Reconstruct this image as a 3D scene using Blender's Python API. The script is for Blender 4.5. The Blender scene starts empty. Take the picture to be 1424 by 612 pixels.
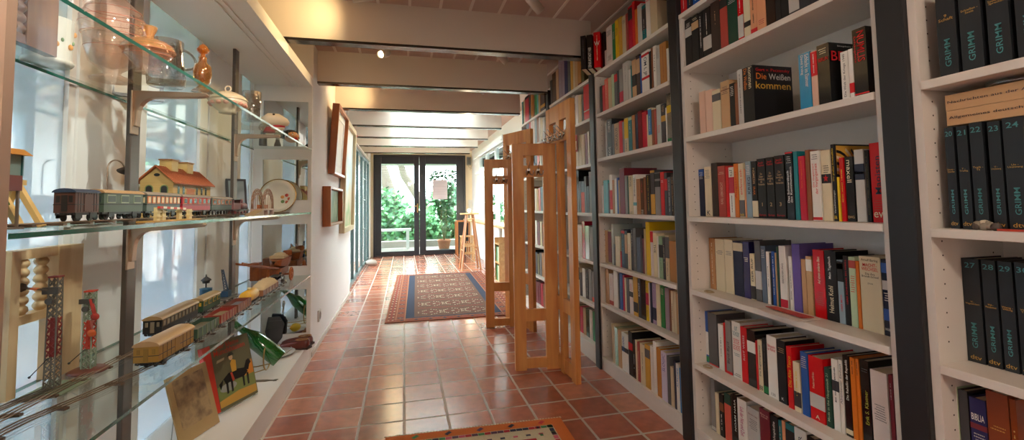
import bpy, bmesh, math, random
from mathutils import Vector, Matrix
random.seed(7)
C = bpy.context.scene
COL = C.collection
rad = math.radians
PI = math.pi

# ------------------------------------------------------------------ camera
def look():
    y, p, r = rad(13.56), rad(3.23), rad(-0.93)
    fw = Vector((math.sin(y)*math.cos(p), math.cos(y)*math.cos(p), math.sin(p)))
    rt = Vector((math.cos(y), -math.sin(y), 0)); up = rt.cross(fw)
    R = rt*math.cos(r) + up*math.sin(r); U = up*math.cos(r) - rt*math.sin(r)
    m = Matrix.Identity(4)
    for i in range(3):
        m[i][0], m[i][1], m[i][2] = R[i], U[i], -fw[i]
    m[0][3], m[1][3], m[2][3] = 0, 0, 1.0
    return m
cd = bpy.data.cameras.new('camera'); cam = bpy.data.objects.new('camera', cd); COL.objects.link(cam)
cam.matrix_world = look(); cd.lens = 36*625.8/1424; cd.sensor_width = 36; cd.shift_y = -57.6/1424; cd.clip_start = 0.02
C.camera = cam

# ------------------------------------------------------------------ light
w = bpy.data.worlds.new('sky'); C.world = w; w.use_nodes = True
bg = w.node_tree.nodes['Background']; bg.inputs[0].default_value = (0.90, 0.955, 1.0, 1); bg.inputs[1].default_value = 9.0
C.view_settings.view_transform = 'Standard'; C.view_settings.look = 'None'; C.view_settings.exposure = 0.8; C.view_settings.gamma = 1
C.view_settings.use_curve_mapping = False
sd = bpy.data.lights.new('sun', 'SUN'); sd.energy = 1.0; sd.angle = rad(4); sd.color = (1, .96, .88)
sun = bpy.data.objects.new('sun', sd); COL.objects.link(sun); sun.rotation_euler = (rad(38), rad(12), 0)

# ------------------------------------------------------------------ materials
def hexc(s):
    v = [int(s[i:i+2], 16)/255 for i in (0, 2, 4)]
    return tuple(((c+.055)/1.055)**2.4 if c > .04045 else c/12.92 for c in v) + (1,)
_m = {}
def mat(name, col, rough=.55, metal=0, bump=0, bscale=60, emit=0, vary=0, coat=0, trans=0, spec=.5):
    if name in _m: return _m[name]
    m = bpy.data.materials.new(name); m.use_nodes = True; nt = m.node_tree; b = nt.nodes['Principled BSDF']
    c = hexc(col) if isinstance(col, str) else col
    b.inputs['Base Color'].default_value = c; b.inputs['Roughness'].default_value = rough; b.inputs['Metallic'].default_value = metal
    b.inputs['Specular IOR Level'].default_value = spec
    if coat: b.inputs['Coat Weight'].default_value = coat; b.inputs['Coat Roughness'].default_value = .12
    if emit: b.inputs['Emission Color'].default_value = c; b.inputs['Emission Strength'].default_value = emit
    if bump or vary:
        tc = nt.nodes.new('ShaderNodeTexCoord'); no = nt.nodes.new('ShaderNodeTexNoise'); no.inputs['Scale'].default_value = bscale; no.inputs['Detail'].default_value = 4
        nt.links.new(tc.outputs['Object'], no.inputs['Vector'])
        if bump:
            bp = nt.nodes.new('ShaderNodeBump'); bp.inputs['Strength'].default_value = bump; bp.inputs['Distance'].default_value = .002
            nt.links.new(no.outputs[0], bp.inputs['Height']); nt.links.new(bp.outputs[0], b.inputs['Normal'])
        if vary:
            mx = nt.nodes.new('ShaderNodeMix'); mx.data_type = 'RGBA'
            mx.inputs[6].default_value = tuple(x*(1-vary) for x in c[:3])+(1,); mx.inputs[7].default_value = tuple(min(1, x*(1+vary)) for x in c[:3])+(1,)
            nt.links.new(no.outputs[0], mx.inputs[0]); nt.links.new(mx.outputs[2], b.inputs['Base Color'])
    _m[name] = m; return m
def glassy(name, tint, gloss=.12, rough=.02, body=0, bodycol='FFFFFF', edge=.5, trl=0):
    """thin glass: see-through with a fresnel-like sheen and, where body > 0, some matt colour of its own"""
    if name in _m: return _m[name]
    m = bpy.data.materials.new(name); m.use_nodes = True; nt = m.node_tree; nt.nodes.clear()
    out = nt.nodes.new('ShaderNodeOutputMaterial'); t = nt.nodes.new('ShaderNodeBsdfTransparent'); g = nt.nodes.new('ShaderNodeBsdfGlossy')
    t.inputs[0].default_value = hexc(tint); g.inputs['Roughness'].default_value = rough
    lw = nt.nodes.new('ShaderNodeLayerWeight'); lw.inputs[0].default_value = .35
    mr = nt.nodes.new('ShaderNodeMapRange'); mr.inputs['To Min'].default_value = gloss; mr.inputs['To Max'].default_value = min(1, gloss+edge)
    nt.links.new(lw.outputs['Facing'], mr.inputs['Value'])
    mx = nt.nodes.new('ShaderNodeMixShader'); nt.links.new(mr.outputs[0], mx.inputs[0])
    src = t.outputs[0]
    if body:
        d = nt.nodes.new('ShaderNodeBsdfDiffuse'); d.inputs[0].default_value = hexc(bodycol)
        if trl:
            tl = nt.nodes.new('ShaderNodeBsdfTranslucent'); tl.inputs[0].default_value = hexc(bodycol); ad = nt.nodes.new('ShaderNodeMixShader'); ad.inputs[0].default_value = trl
            nt.links.new(d.outputs[0], ad.inputs[1]); nt.links.new(tl.outputs[0], ad.inputs[2]); d = ad
        m2 = nt.nodes.new('ShaderNodeMixShader'); m2.inputs[0].default_value = body
        nt.links.new(t.outputs[0], m2.inputs[1]); nt.links.new(d.outputs[0], m2.inputs[2]); src = m2.outputs[0]
    nt.links.new(src, mx.inputs[1]); nt.links.new(g.outputs[0], mx.inputs[2]); nt.links.new(mx.outputs[0], out.inputs[0])
    _m[name] = m; return m
def wood(name, c1, c2, scale=3, rough=.4, axis='Z', stretch=12):
    if name in _m: return _m[name]
    m = bpy.data.materials.new(name); m.use_nodes = True; nt = m.node_tree; b = nt.nodes['Principled BSDF']; b.inputs['Roughness'].default_value = rough
    tc = nt.nodes.new('ShaderNodeTexCoord'); mp = nt.nodes.new('ShaderNodeMapping')
    s = {'X': (1, stretch, stretch), 'Y': (stretch, 1, stretch), 'Z': (stretch, stretch, 1)}[axis]; mp.inputs['Scale'].default_value = s
    no = nt.nodes.new('ShaderNodeTexNoise'); no.inputs['Scale'].default_value = scale; no.inputs['Detail'].default_value = 5; no.inputs['Distortion'].default_value = .6
    cr = nt.nodes.new('ShaderNodeValToRGB'); cr.color_ramp.elements[0].color = hexc(c1); cr.color_ramp.elements[1].color = hexc(c2)
    cr.color_ramp.elements[0].position = .3; cr.color_ramp.elements[1].position = .7
    nt.links.new(tc.outputs['Object'], mp.inputs[0]); nt.links.new(mp.outputs[0], no.inputs['Vector']); nt.links.new(no.outputs[0], cr.inputs[0]); nt.links.new(cr.outputs[0], b.inputs['Base Color'])
    bp = nt.nodes.new('ShaderNodeBump'); bp.inputs['Strength'].default_value = .15; bp.inputs['Distance'].default_value = .001
    nt.links.new(no.outputs[0], bp.inputs['Height']); nt.links.new(bp.outputs[0], b.inputs['Normal'])
    _m[name] = m; return m

# ------------------------------------------------------------------ mesh building
class MB:
    def __init__(s): s.bm = bmesh.new(); s.mats = []
    def _mi(s, m):
        if m is None: return 0
        if m not in s.mats: s.mats.append(m)
        return s.mats.index(m)
    def faces(s, vs, fs, m=None, smooth=False):
        mi = s._mi(m); bv = [s.bm.verts.new(v) for v in vs]
        for f in fs:
            try: q = s.bm.faces.new([bv[i] for i in f]); q.material_index = mi; q.smooth = smooth
            except ValueError: pass
        return bv
    def box(s, x0, x1, y0, y1, z0, z1, m=None):
        vs = [(x, y, z) for x in (x0, x1) for y in (y0, y1) for z in (z0, z1)]
        s.faces(vs, [(0, 1, 3, 2), (4, 6, 7, 5), (0, 4, 5, 1), (2, 3, 7, 6), (0, 2, 6, 4), (1, 5, 7, 3)], m); return s
    def obox(s, c, ax, half, m=None):
        """box with centre c, axes ax (3 vectors) and half sizes"""
        c = Vector(c); vs = [c+Vector(ax[0])*half[0]*a+Vector(ax[1])*half[1]*b+Vector(ax[2])*half[2]*d for a in (-1, 1) for b in (-1, 1) for d in (-1, 1)]
        s.faces(vs, [(0, 1, 3, 2), (4, 6, 7, 5), (0, 4, 5, 1), (2, 3, 7, 6), (0, 2, 6, 4), (1, 5, 7, 3)], m); return s
    def bar(s, a, b, w, d, m=None, up=(0, 0, 1)):
        a, b = Vector(a), Vector(b); t = (b-a).normalized(); u = Vector(up)
        if abs(t.dot(u)) > .99: u = Vector((1, 0, 0))
        sx = t.cross(u).normalized(); sy = sx.cross(t).normalized()
        return s.obox((a+b)/2, (sx, sy, t), (w/2, d/2, (b-a).length/2), m)
    def tube(s, pts, r, m=None, n=8, closed=False, cap=True, radii=None):
        pts = [Vector(p) for p in pts]; k = len(pts); mi = s._mi(m); rings = []; prev = None
        for i, p in enumerate(pts):
            if closed: t = (pts[(i+1) % k]-pts[i-1])
            else: t = pts[min(i+1, k-1)]-pts[max(i-1, 0)]
            t.normalize()
            if prev is None:
                u = Vector((0, 0, 1)) if abs(t.z) < .9 else Vector((1, 0, 0))
                a = t.cross(u).normalized()
            else: a = (prev-t*prev.dot(t)).normalized()
            prev = a; b = t.cross(a); rr = radii[i] if radii else r
            rings.append([s.bm.verts.new(p+a*math.cos(q*2*PI/n)*rr+b*math.sin(q*2*PI/n)*rr) for q in range(n)])
        for i in range(k if closed else k-1):
            A, B = rings[i], rings[(i+1) % k]
            for q in range(n):
                f = s.bm.faces.new((A[q], A[(q+1) % n], B[(q+1) % n], B[q])); f.smooth = True; f.material_index = mi
        if cap and not closed:
            for R in (rings[0][::-1], rings[-1]):
                f = s.bm.faces.new(R); f.material_index = mi
        return s
    def cyl(s, a, b, r, m=None, n=16, r2=None):
        return s.tube([a, b], r, m, n, radii=[r, r if r2 is None else r2])
    def lathe(s, c, prof, m=None, n=24, cap=False, axis='Z', sm=True):
        """prof: (r, h) pairs"""
        c = Vector(c); mi = s._mi(m); rings = []
        for r, h in prof:
            ring = []
            for q in range(n):
                a = q*2*PI/n; x, y = math.cos(a)*r, math.sin(a)*r
                v = {'Z': (x, y, h), 'X': (h, x, y), 'Y': (y, h, x)}[axis]
                ring.append(s.bm.verts.new(c+Vector(v)))
            rings.append(ring)
        for A, B in zip(rings, rings[1:]):
            for q in range(n):
                f = s.bm.faces.new((A[q], A[(q+1) % n], B[(q+1) % n], B[q])); f.smooth = sm; f.material_index = mi
        if cap:
            for R in (rings[0][::-1], rings[-1]):
                f = s.bm.faces.new(R); f.material_index = mi
        return s
    def ball(s, c, r, m=None, seg=14, scale=(1, 1, 1)):
        prof = [(math.sin(PI*i/8)*r, -math.cos(PI*i/8)*r) for i in range(9)]
        prof[0] = (r*.02, -r); prof[-1] = (r*.02, r); n0 = len(s.bm.verts)
        s.lathe((0, 0, 0), prof, m, seg, cap=True); s.bm.verts.ensure_lookup_table()
        for v in s.bm.verts[n0:]: v.co = Vector((v.co.x*scale[0], v.co.y*scale[1], v.co.z*scale[2]))+Vector(c)
        return s
    def prism(s, poly, h0, h1, axis='Z', m=None):
        """poly in the two other axes, extruded along axis"""
        def P(a, b, h): return {'Z': (a, b, h), 'Y': (a, h, b), 'X': (h, a, b)}[axis]
        k = len(poly); vs = [P(a, b, h0) for a, b in poly]+[P(a, b, h1) for a, b in poly]
        s.faces(vs, [tuple(range(k))[::-1], tuple(range(k, 2*k))]+[(i, (i+1) % k, k+(i+1) % k, k+i) for i in range(k)], m); return s
    def build(s, name, m=None, parent=None, label=None, bevel=0, kind=None):
        bmesh.ops.recalc_face_normals(s.bm, faces=s.bm.faces)
        me = bpy.data.meshes.new(name); s.bm.to_mesh(me); s.bm.free()
        if m is not None and not s.mats: s.mats = [m]
        for x in s.mats: me.materials.append(x)
        o = bpy.data.objects.new(name, me); COL.objects.link(o)
        if parent: o.parent = parent
        if label: o['label'] = label
        if kind: o['kind'] = kind
        if bevel:
            b = o.modifiers.new('bevel', 'BEVEL'); b.width = bevel; b.segments = 2; b.limit_method = 'ANGLE'
        return o
def thing(name, label, cat, loc=(0, 0, 0), rz=0, group=None):
    o = bpy.data.objects.new(name, None); COL.objects.link(o); o.location = loc; o.rotation_euler = (0, 0, rz); o.empty_display_size = .05
    o['label'] = label; o['category'] = cat
    if group: o['group'] = group
    return o
def tag(o, label, cat, group=None, loc=None, rz=None):
    o['label'] = label; o['category'] = cat
    if group: o['group'] = group
    if loc: o.location = loc
    if rz is not None: o.rotation_euler = (0, 0, rz)
    return o
def struct(mb, name, m, **k): return mb.build(name, m, kind='structure', **k)
def arc(c, r, a0, a1, n, plane='XZ'):
    out = []
    for i in range(n+1):
        a = rad(a0+(a1-a0)*i/n); u, v = math.cos(a)*r, math.sin(a)*r
        out.append(Vector(c)+Vector({'XZ': (u, 0, v), 'YZ': (0, u, v), 'XY': (u, v, 0)}[plane]))
    return out
_fc = {}
def text_mesh(txt):
    """flat lettering normalised into the unit square, in x (reading direction) and y (up)"""
    if txt in _fc: return _fc[txt]
    cu = bpy.data.curves.new('t', 'FONT'); cu.body = txt; cu.align_x = 'CENTER'; cu.resolution_u = 2; cu.space_line = .85; cu.offset = .006
    o = bpy.data.objects.new('t', cu); COL.objects.link(o)
    dg = bpy.context.evaluated_depsgraph_get(); me = bpy.data.meshes.new_from_object(o.evaluated_get(dg))
    vs = [v.co.copy() for v in me.vertices]; fs = [tuple(p.vertices) for p in me.polygons]
    bpy.data.objects.remove(o); bpy.data.curves.remove(cu); bpy.data.meshes.remove(me)
    if not vs: vs = [Vector((0, 0, 0)), Vector((1, 1, 0))]
    x0, x1 = min(v.x for v in vs), max(v.x for v in vs); y0, y1 = min(v.y for v in vs), max(v.y for v in vs)
    vs = [((v.x-x0)/max(x1-x0, 1e-6)-.5, (v.y-y0)/max(y1-y0, 1e-6)-.5) for v in vs]
    _fc[txt] = (vs, fs, (x1-x0)/max(y1-y0, 1e-6)); return _fc[txt]
def put_text(mb, txt, origin, ru, uv, wd, ht, m, lift=(0, 0, 0)):
    """lettering centred on origin; ru: reading direction, uv: the letters' up"""
    vs, fs, _ = text_mesh(txt); o = Vector(origin)+Vector(lift); ru, uv = Vector(ru), Vector(uv)
    mb.faces([o+ru*(x*wd)+uv*(y*ht) for x, y in vs], fs, m)

PAL = dict(red='D4101A', navy='1B2540', blue='2457A8', black='17171A', darkbrown='3A2C26', rust='B04438', darkgreen='1E4A3C', cream='E6D9B8',
  peach='E8A57A', pink='E3BDA6', charcoal='34343A', greylight='C9C8C4', tan='C9A276', brown='8A5230', cyan='2A93C4', white='EFEDE6', greydark='5A5A5C',
  greyblue='8FA6B5', orange='E07A1E', crimson='C4203F', teal='1F7F86', yellow='E8C41C', navyblue='24245E', lightbrown='B8804F', slate='5B6C82',
  purple='6A5AA8', palegreen='BFD6B2', green='1F8A4C', olive='6B6136', coral='E0604A', pinkwhite='E8DCD6', maroon='7A2432', grimm='22262B',
  tealtext='4E9496', gold='C99B4A', leather='8A3F1C', beige='D2BF9A', ochre='D6A43C', grey='8E8C88', caramel='B97E3C', aqua='5FB4BE', umber='5E4436',
  sage='8DB08C', lilac='B9A8CE', mauve='9C8C9C', lilacwhite='D6CCDF', magenta='C02C7A', yellowgreen='B6B43C', azure='2F86C8', palegrey='BCC6C2')
CN = dict(navyblue='dark blue', greylight='light grey', greydark='dark grey', darkbrown='dark brown', darkgreen='dark green', cyan='bright blue', greyblue='grey-blue',
  lightbrown='light brown', palegreen='pale green', pinkwhite='pinkish white', lilacwhite='pale lilac', palegrey='pale grey', grimm='black', azure='sky blue', slate='slate grey', leather='reddish leather')
def pc(k, gloss=False): return mat(('gloss_' if gloss else 'book_')+k, PAL[k], .14 if gloss else .42, spec=.7 if gloss else .4)
# ------------------------------------------------------------------ the setting
WHITE = mat('white_paint', 'E9E4DE', .5, bump=.05, bscale=200)
SHELFW = mat('shelf_white', 'E4DED6', .38)
WALLP = mat('wall_plaster', 'F0EDEC', .8, bump=.12, bscale=120)
WALLY = mat('cream_plaster', 'EFE0C0', .8, bump=.1, bscale=120)
CEIL = mat('ceiling_board', 'CDB2A4', .6)
BATTEN = mat('ceiling_batten', 'F0E4DA', .5)
GAP = mat('ceiling_gap', '2A221C', .9)
STEEL = mat('dark_steel', '2B2B2E', .42, metal=.35)
STEELP = mat('steel_flange', '5A5450', .22, metal=.9)
DARKF = mat('door_frame_black', '26262B', .4)
CLEAR = glassy('window_glass', 'F4FBFA', gloss=.05, edge=.4)

def tile_mat():
    m = bpy.data.materials.new('terracotta_tiles'); m.use_nodes = True; nt = m.node_tree; b = nt.nodes['Principled BSDF']; L = nt.links.new
    def N(t, **k):
        n = nt.nodes.new(t)
        for a, v in k.items(): setattr(n, a, v)
        return n
    def math_(op, a, bb=None):
        n = N('ShaderNodeMath', operation=op)
        for i, v in enumerate((a, bb)):
            if v is None: continue
            if isinstance(v, (int, float)): n.inputs[i].default_value = v
            else: L(v, n.inputs[i])
        return n.outputs[0]
    g = N('ShaderNodeNewGeometry'); sp = N('ShaderNodeSeparateXYZ'); L(g.outputs['Position'], sp.inputs[0])
    wob = N('ShaderNodeTexNoise'); wob.inputs['Scale'].default_value = 14; L(g.outputs['Position'], wob.inputs['Vector'])
    wv = math_('MULTIPLY', math_('SUBTRACT', wob.outputs[0], .5), .006)
    x = math_('DIVIDE', math_('ADD', math_('ADD', sp.outputs[0], 10.0), wv), .2)
    y = math_('DIVIDE', math_('ADD', math_('ADD', sp.outputs[1], 9.98), wv), .2)
    fx, fy = math_('FRACT', x), math_('FRACT', y)
    dx = math_('MINIMUM', fx, math_('SUBTRACT', 1.0, fx)); dy = math_('MINIMUM', fy, math_('SUBTRACT', 1.0, fy))
    d = math_('MINIMUM', dx, dy)
    gm = N('ShaderNodeMapRange'); gm.inputs['From Min'].default_value = .020; gm.inputs['From Max'].default_value = .036; L(d, gm.inputs[0])
    cv = N('ShaderNodeCombineXYZ'); L(math_('FLOOR', x), cv.inputs[0]); L(math_('FLOOR', y), cv.inputs[1])
    wn = N('ShaderNodeTexWhiteNoise'); L(cv.outputs[0], wn.inputs[0])
    cr = N('ShaderNodeValToRGB'); e = cr.color_ramp.elements; e[0].color = hexc('8E4E3A'); e[1].color = hexc('D08C6C'); n = e.new(.35); n.color = hexc('BA6C50'); n = e.new(.7); n.color = hexc('B06A56')
    L(wn.outputs[0], cr.inputs[0])
    no = N('ShaderNodeTexNoise'); no.inputs['Scale'].default_value = 22; no.inputs['Detail'].default_value = 6; L(g.outputs['Position'], no.inputs['Vector'])
    mx = N('ShaderNodeMix', data_type='RGBA', blend_type='MULTIPLY'); mx.inputs[0].default_value = .45
    r2 = N('ShaderNodeValToRGB'); r2.color_ramp.elements[0].color = (.45, .45, .45, 1); r2.color_ramp.elements[1].color = (1.2, 1.15, 1.1, 1); r2.color_ramp.elements[0].position = .3; r2.color_ramp.elements[1].position = .65
    L(no.outputs[0], r2.inputs[0]); L(cr.outputs[0], mx.inputs[6]); L(r2.outputs[0], mx.inputs[7])
    m2 = N('ShaderNodeMix', data_type='RGBA'); m2.inputs[6].default_value = hexc('C4B4A4'); L(gm.outputs[0], m2.inputs[0]); L(mx.outputs[2], m2.inputs[7]); L(m2.outputs[2], b.inputs['Base Color'])
    rr = N('ShaderNodeMapRange'); rr.inputs['To Min'].default_value = .75; rr.inputs['To Max'].default_value = .20; L(gm.outputs[0], rr.inputs[0]); L(rr.outputs[0], b.inputs['Roughness'])
    b.inputs['Specular IOR Level'].default_value = .75
    hs = math_('ADD', gm.outputs[0], math_('MULTIPLY', no.outputs[0], .35))
    bp = N('ShaderNodeBump'); bp.inputs['Strength'].default_value = .3; bp.inputs['Distance'].default_value = .003; L(hs, bp.inputs['Height']); L(bp.outputs[0], b.inputs['Normal'])
    return m
struct(MB().box(-2.9, 1.62, -1.6, 9.42, -.08, 0), 'floor', tile_mat())

# ceiling boards running down the corridor, thin dark gaps between, glass roof over the far part
ZC = 2.135
cb = MB()
for i in range(17):
    x0 = -1.34+i*.172
    cb.box(x0+.006, x0+.166, -1.6, 4.42, ZC, ZC+.02, CEIL)
    cb.box(x0+.164, x0+.180, -1.6, 4.42, ZC-.005, ZC+.02, BATTEN)
cb.box(-1.4, 1.62, -1.6, 4.42, ZC+.021, ZC+.05, GAP)
cb.box(-1.4, -.12, 4.42, 9.42, ZC, ZC+.05, CEIL); cb.box(.78, 1.62, 4.42, 9.42, ZC, ZC+.05, CEIL); cb.box(-.12, .78, 7.2, 9.42, ZC, ZC+.05, CEIL)
struct(cb, 'ceiling', CEIL)
sg = MB(); sg.box(-.12, .78, 4.42, 7.2, ZC+.30, ZC+.31)
struct(sg, 'window_4', CLEAR)
cu = MB()
for a in ((-.16, -.12, 4.42, 7.2), (.78, .82, 4.42, 7.2), (-.16, .82, 4.38, 4.42), (-.16, .82, 7.2, 7.24)): cu.box(a[0], a[1], a[2], a[3], ZC+.051, ZC+.33)
struct(cu, 'trim_4', WHITE)
struct(MB().box(-2.9, -1.4, -1.6, 5.6, ZC, ZC+.05), 'ceiling_side', CEIL)

# beams with their dark steel bottom flange, every 0.885 m
BY = [-.975+.885*k for k in range(1, 11)]
for i, y in enumerate(y for y in BY if y < 8.3):
    y0 = y+.905 if False else y
for k in range(0, 9):
    y0 = .79+.885*k
    b = struct(MB().box(-1.38, 1.14, y0, y0+.062, 1.908, ZC), 'ceiling_beam', mat('beam_white', 'E2D8CC', .55))
    b['label'] = 'white boxed ceiling beam crossing the corridor'
    MB().box(-1.38, 1.139, y0-.002, y0+.064, 1.894, 1.908).build('steel_flange', STEELP, b)

# steel posts along the book wall and behind the display cabinet
PY = [.79+.885*k for k in range(-1, 4)]
for k, y0 in enumerate(PY):
    struct(MB().box(1.142, 1.38, y0+.001, y0+.064, 0, 1.893), 'steel_post', STEEL, bevel=.003)
struct(MB().box(1.30, 1.38, 4.36, 4.42, 0, 1.893), 'steel_post', STEEL)
STEELB = mat('brown_steel', '5E544C', .35, metal=.5)
for y0 in (.80, 1.65, 2.535):
    struct(MB().box(-.850, -.835, y0, y0+.050, .115, 1.82), 'steel_post', STEELB, bevel=.002)

# corridor wall to the left of the passage, end wall, side and back walls
wl = MB(); wl.box(-.965, -.605, 3.30, 5.52, 0, ZC); struct(wl, 'wall_left', WALLP)
sk = MB(); sk.box(-.606, -.598, 3.302, 5.52, 0, .03); struct(sk, 'baseboard_left', mat('skirting', 'CFC6BC', .5))
we = MB(); we.box(-1.1, -.585, 9.39, 9.47, 0, ZC+.3); we.box(1.255, 1.62, 9.39, 9.47, 0, ZC+.3); we.box(-.585, 1.255, 9.39, 9.47, 2.03, ZC+.3)
struct(we, 'wall_end', WALLY)
wr = MB(); wr.box(1.40, 1.47, -1.6, 4.42, 0, ZC); wr.box(1.40, 1.47, 4.42, 9.39, 0, .66); wr.box(1.40, 1.47, 4.42, 9.39, 1.92, ZC); wr.box(1.40, 1.47, 4.42, 5.95, .66, 1.92); wr.box(1.40, 1.47, 8.3, 9.39, .66, 1.92)
struct(wr, 'wall_right', WALLP)
# wall behind the camera
wb = MB(); wb.box(-2.9, 1.5, -1.68, -1.6, 0, .9); wb.box(-2.9, 1.5, -1.68, -1.6, 1.9, ZC); wb.box(-2.9, 1.5, -1.68, -1.6, .9, 1.9)
struct(wb, 'wall_back', WALLP)
# the room seen through the back glass of the cabinet
ws = MB(); ws.box(-2.9, -2.82, -1.6, 5.6, 0, .45); ws.box(-2.9, -2.82, -1.6, 5.6, 1.75, ZC)
for a, b in ((-1.6, .6), (2.2, 2.6), (4.2, 5.6)): ws.box(-2.9, -2.82, a, b, .45, 1.75)
ws.box(-2.9, -.965, 5.52, 5.6, 0, ZC)
struct(ws, 'wall_side', mat('pale_blue_plaster', 'C9D8E2', .8))
fl = MB(); fl.box(-.97, -.9, 5.52, 5.56, 0, ZC); fl.box(-1.1, -.64, 8.75, 9.39, 0, ZC, WALLP)
struct(fl, 'wall_return', WALLP)
fl2 = MB(); fl2.box(-1.1, -.76, 5.52, 8.75, 1.83, ZC); struct(fl2, 'wall_lintel', WALLY)

# white pillars and glazing behind the cabinet
pl = MB()
for a, b in ((.70, .80), (1.63, 1.99), (2.58, 3.03)): pl.box(-1.02, -.965, a, b, .1, 1.90)
for a, b in ((.80, .83), (1.60, 1.628), (1.992, 2.02), (2.49, 2.578), (3.032, 3.06), (3.26, 3.30)): pl.box(-1.0, -.972, a, b, .1, 1.90)
pl.box(-1.02, -.965, -.3, .70, .0, 1.9)
pl.box(-1.02, -.965, .70, 3.30, 0, .105); pl.box(-1.02, -.965, -.3, 3.30, 1.90, ZC)
struct(pl, 'wall_pillar', mat('pillar_white', 'ECEBEA', .5))
BACKG = glassy('back_glass', 'DCE9F2', gloss=.26, edge=.4, rough=.01, body=.55, bodycol='DCE8F0', trl=.6)
bgp = MB()
for a, b in ((.83, 1.60), (2.02, 2.49), (3.06, 3.26)): bgp.box(-.990, -.984, a, b, .105, 1.90)
struct(bgp, 'window_2', BACKG)

# ------------------------------------------------------------------ end door: double leaf, dark frame
def leaf(name, x0, x1, gx0, gx1):
    d = MB(); y0, y1 = 9.35, 9.41
    d.box(x0, gx0, y0, y1, .02, 2.0); d.box(gx1, x1, y0, y1, .02, 2.0); d.box(gx0, gx1, y0, y1, .02, .09); d.box(gx0, gx1, y0, y1, 1.85, 2.0)
    o = struct(d, name, DARKF, bevel=.004); MB().box(gx0, gx1, 9.378, 9.384, .09, 1.85).build('pane', CLEAR, o); return o
d1 = leaf('door_1', -.545, .305, -.435, .205); d2 = leaf('door_2', .315, 1.215, .44, 1.065)
h = MB(); h.box(.262, .282, 9.335, 9.35, .86, 1.04); h.cyl((.272, 9.335, .99), (.272, 9.30, .99), .008); h.cyl((.272, 9.30, .99), (.17, 9.30, .99), .008); h.cyl((.272, 9.335, .90), (.272, 9.325, .90), .012)
h.build('door_handle', mat('brass_handle', 'C9A86A', .3, metal=.9), d1)
fr = MB(); fr.box(-.585, -.545, 9.34, 9.42, 0, 2.03); fr.box(1.215, 1.255, 9.34, 9.42, 0, 2.03); fr.box(-.545, 1.215, 9.34, 9.42, 2.0, 2.03); fr.box(-.545, 1.215, 9.34, 9.42, 0, .02)
struct(fr, 'trim_1', DARKF)

# ------------------------------------------------------------------ left glass wall of the garden side
GG = mat('green_grey_frame', '4A5C5C', .4, metal=.2)
gw = MB(); gx0, gx1 = -.665, -.625
gw.box(gx0, gx1, 5.52, 8.75, .02, .075); gw.box(gx0, gx1, 5.52, 8.75, 1.775, 1.83)
for y in (5.52, 6.12, 6.72, 7.42, 8.10, 8.70): gw.box(gx0, gx1, y, y+.045, .02, 1.83)
for z in (.62, 1.1, 1.45): gw.box(gx0+.012, gx1-.012, 7.42, 8.10, z, z+.016)
o = struct(gw, 'window_1', GG, bevel=.004); MB().box(-.648, -.643, 5.56, 8.70, .075, 1.775).build('pane', CLEAR, o)

# right bay window with its white sloping head and sills
W3 = MB()
for y in (5.95, 6.75, 7.55, 8.24): W3.box(1.37, 1.43, y, y+.06, .66, 1.92)
W3.box(1.37, 1.43, 5.95, 8.30, .66, .72); W3.box(1.37, 1.43, 5.95, 8.30, 1.86, 1.92)
W3.box(1.30, 1.43, 5.9, 8.32, 1.56, 1.585); W3.box(1.30, 1.43, 5.9, 8.32, 1.03, 1.055)
W3.bar((1.31, 5.88, 1.90), (1.31, 8.32, 1.90), .05, .07); W3.bar((1.28, 5.88, 1.86), (1.28, 8.32, 1.86), .03, .03)
o = struct(W3, 'window_3', mat('window_white', 'EFF1F2', .35), bevel=.003)
MB().box(1.398, 1.403, 6.0, 8.25, .72, 1.86).build('pane', CLEAR, o)

struct(MB().box(1.435, 1.455, 5.95, 8.3, 1.70, 1.86), 'trim_5', DARKF)

# ------------------------------------------------------------------ outdoors
GRASS = mat('lawn', '5E7E4A', .9, vary=.4, bscale=8)
struct(MB().box(-14, 14, 9.47, 40, -.30, -.05), 'ground', GRASS)
struct(MB().box(-14, -2.9, -8, 9.47, -.30, -.05), 'ground_side', GRASS)
struct(MB().box(1.55, 14, -8, 9.47, -.30, -.05), 'ground_east', GRASS)
struct(MB().box(-2.9, -.665, 5.62, 9.47, -.3, -.02), 'terrace_side', mat('pale_paving', '86827A', .8, vary=.15, bscale=6))
struct(MB().box(-2.8, 3.2, 9.48, 12.4, -.3, -.01), 'terrace', mat('pale_paving', '86827A', .8))
struct(MB().box(-2.8, 3.2, 9.48, 11.2, 1.97, 2.09), 'roof_overhang', mat('overhang_grey', 'A8A6A2', .7))
struct(MB().box(-2.8, 3.2, 11.3, 11.55, -.01, .14), 'terrace_step', mat('pale_stone', '96928A', .8))
def leafy(mb, c, size, n, ls, mats, rnd):
    for i in range(n):
        while True:
            p = Vector((rnd.uniform(-1, 1), rnd.uniform(-1, 1), rnd.uniform(-1, 1)))
            if p.length < 1: break
        p = Vector((p.x*size[0]+c[0], p.y*size[1]+c[1], p.z*size[2]+c[2]))
        a = Vector((rnd.gauss(0, 1), rnd.gauss(0, 1), rnd.gauss(0, .6))).normalized(); b = a.orthogonal().normalized()
        l = ls*rnd.uniform(.6, 1.3); wv = l*.42
        mb.faces([p, p+a*l*.5+b*wv, p+a*l, p+a*l*.5-b*wv], [(0, 1, 2, 3)], rnd.choice(mats))
LG = [mat('leaf_green', '3E7444', .7), mat('leaf_light', '5A9058', .7), mat('leaf_dark', '2A5636', .7)]
rnd = random.Random(3)
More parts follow.
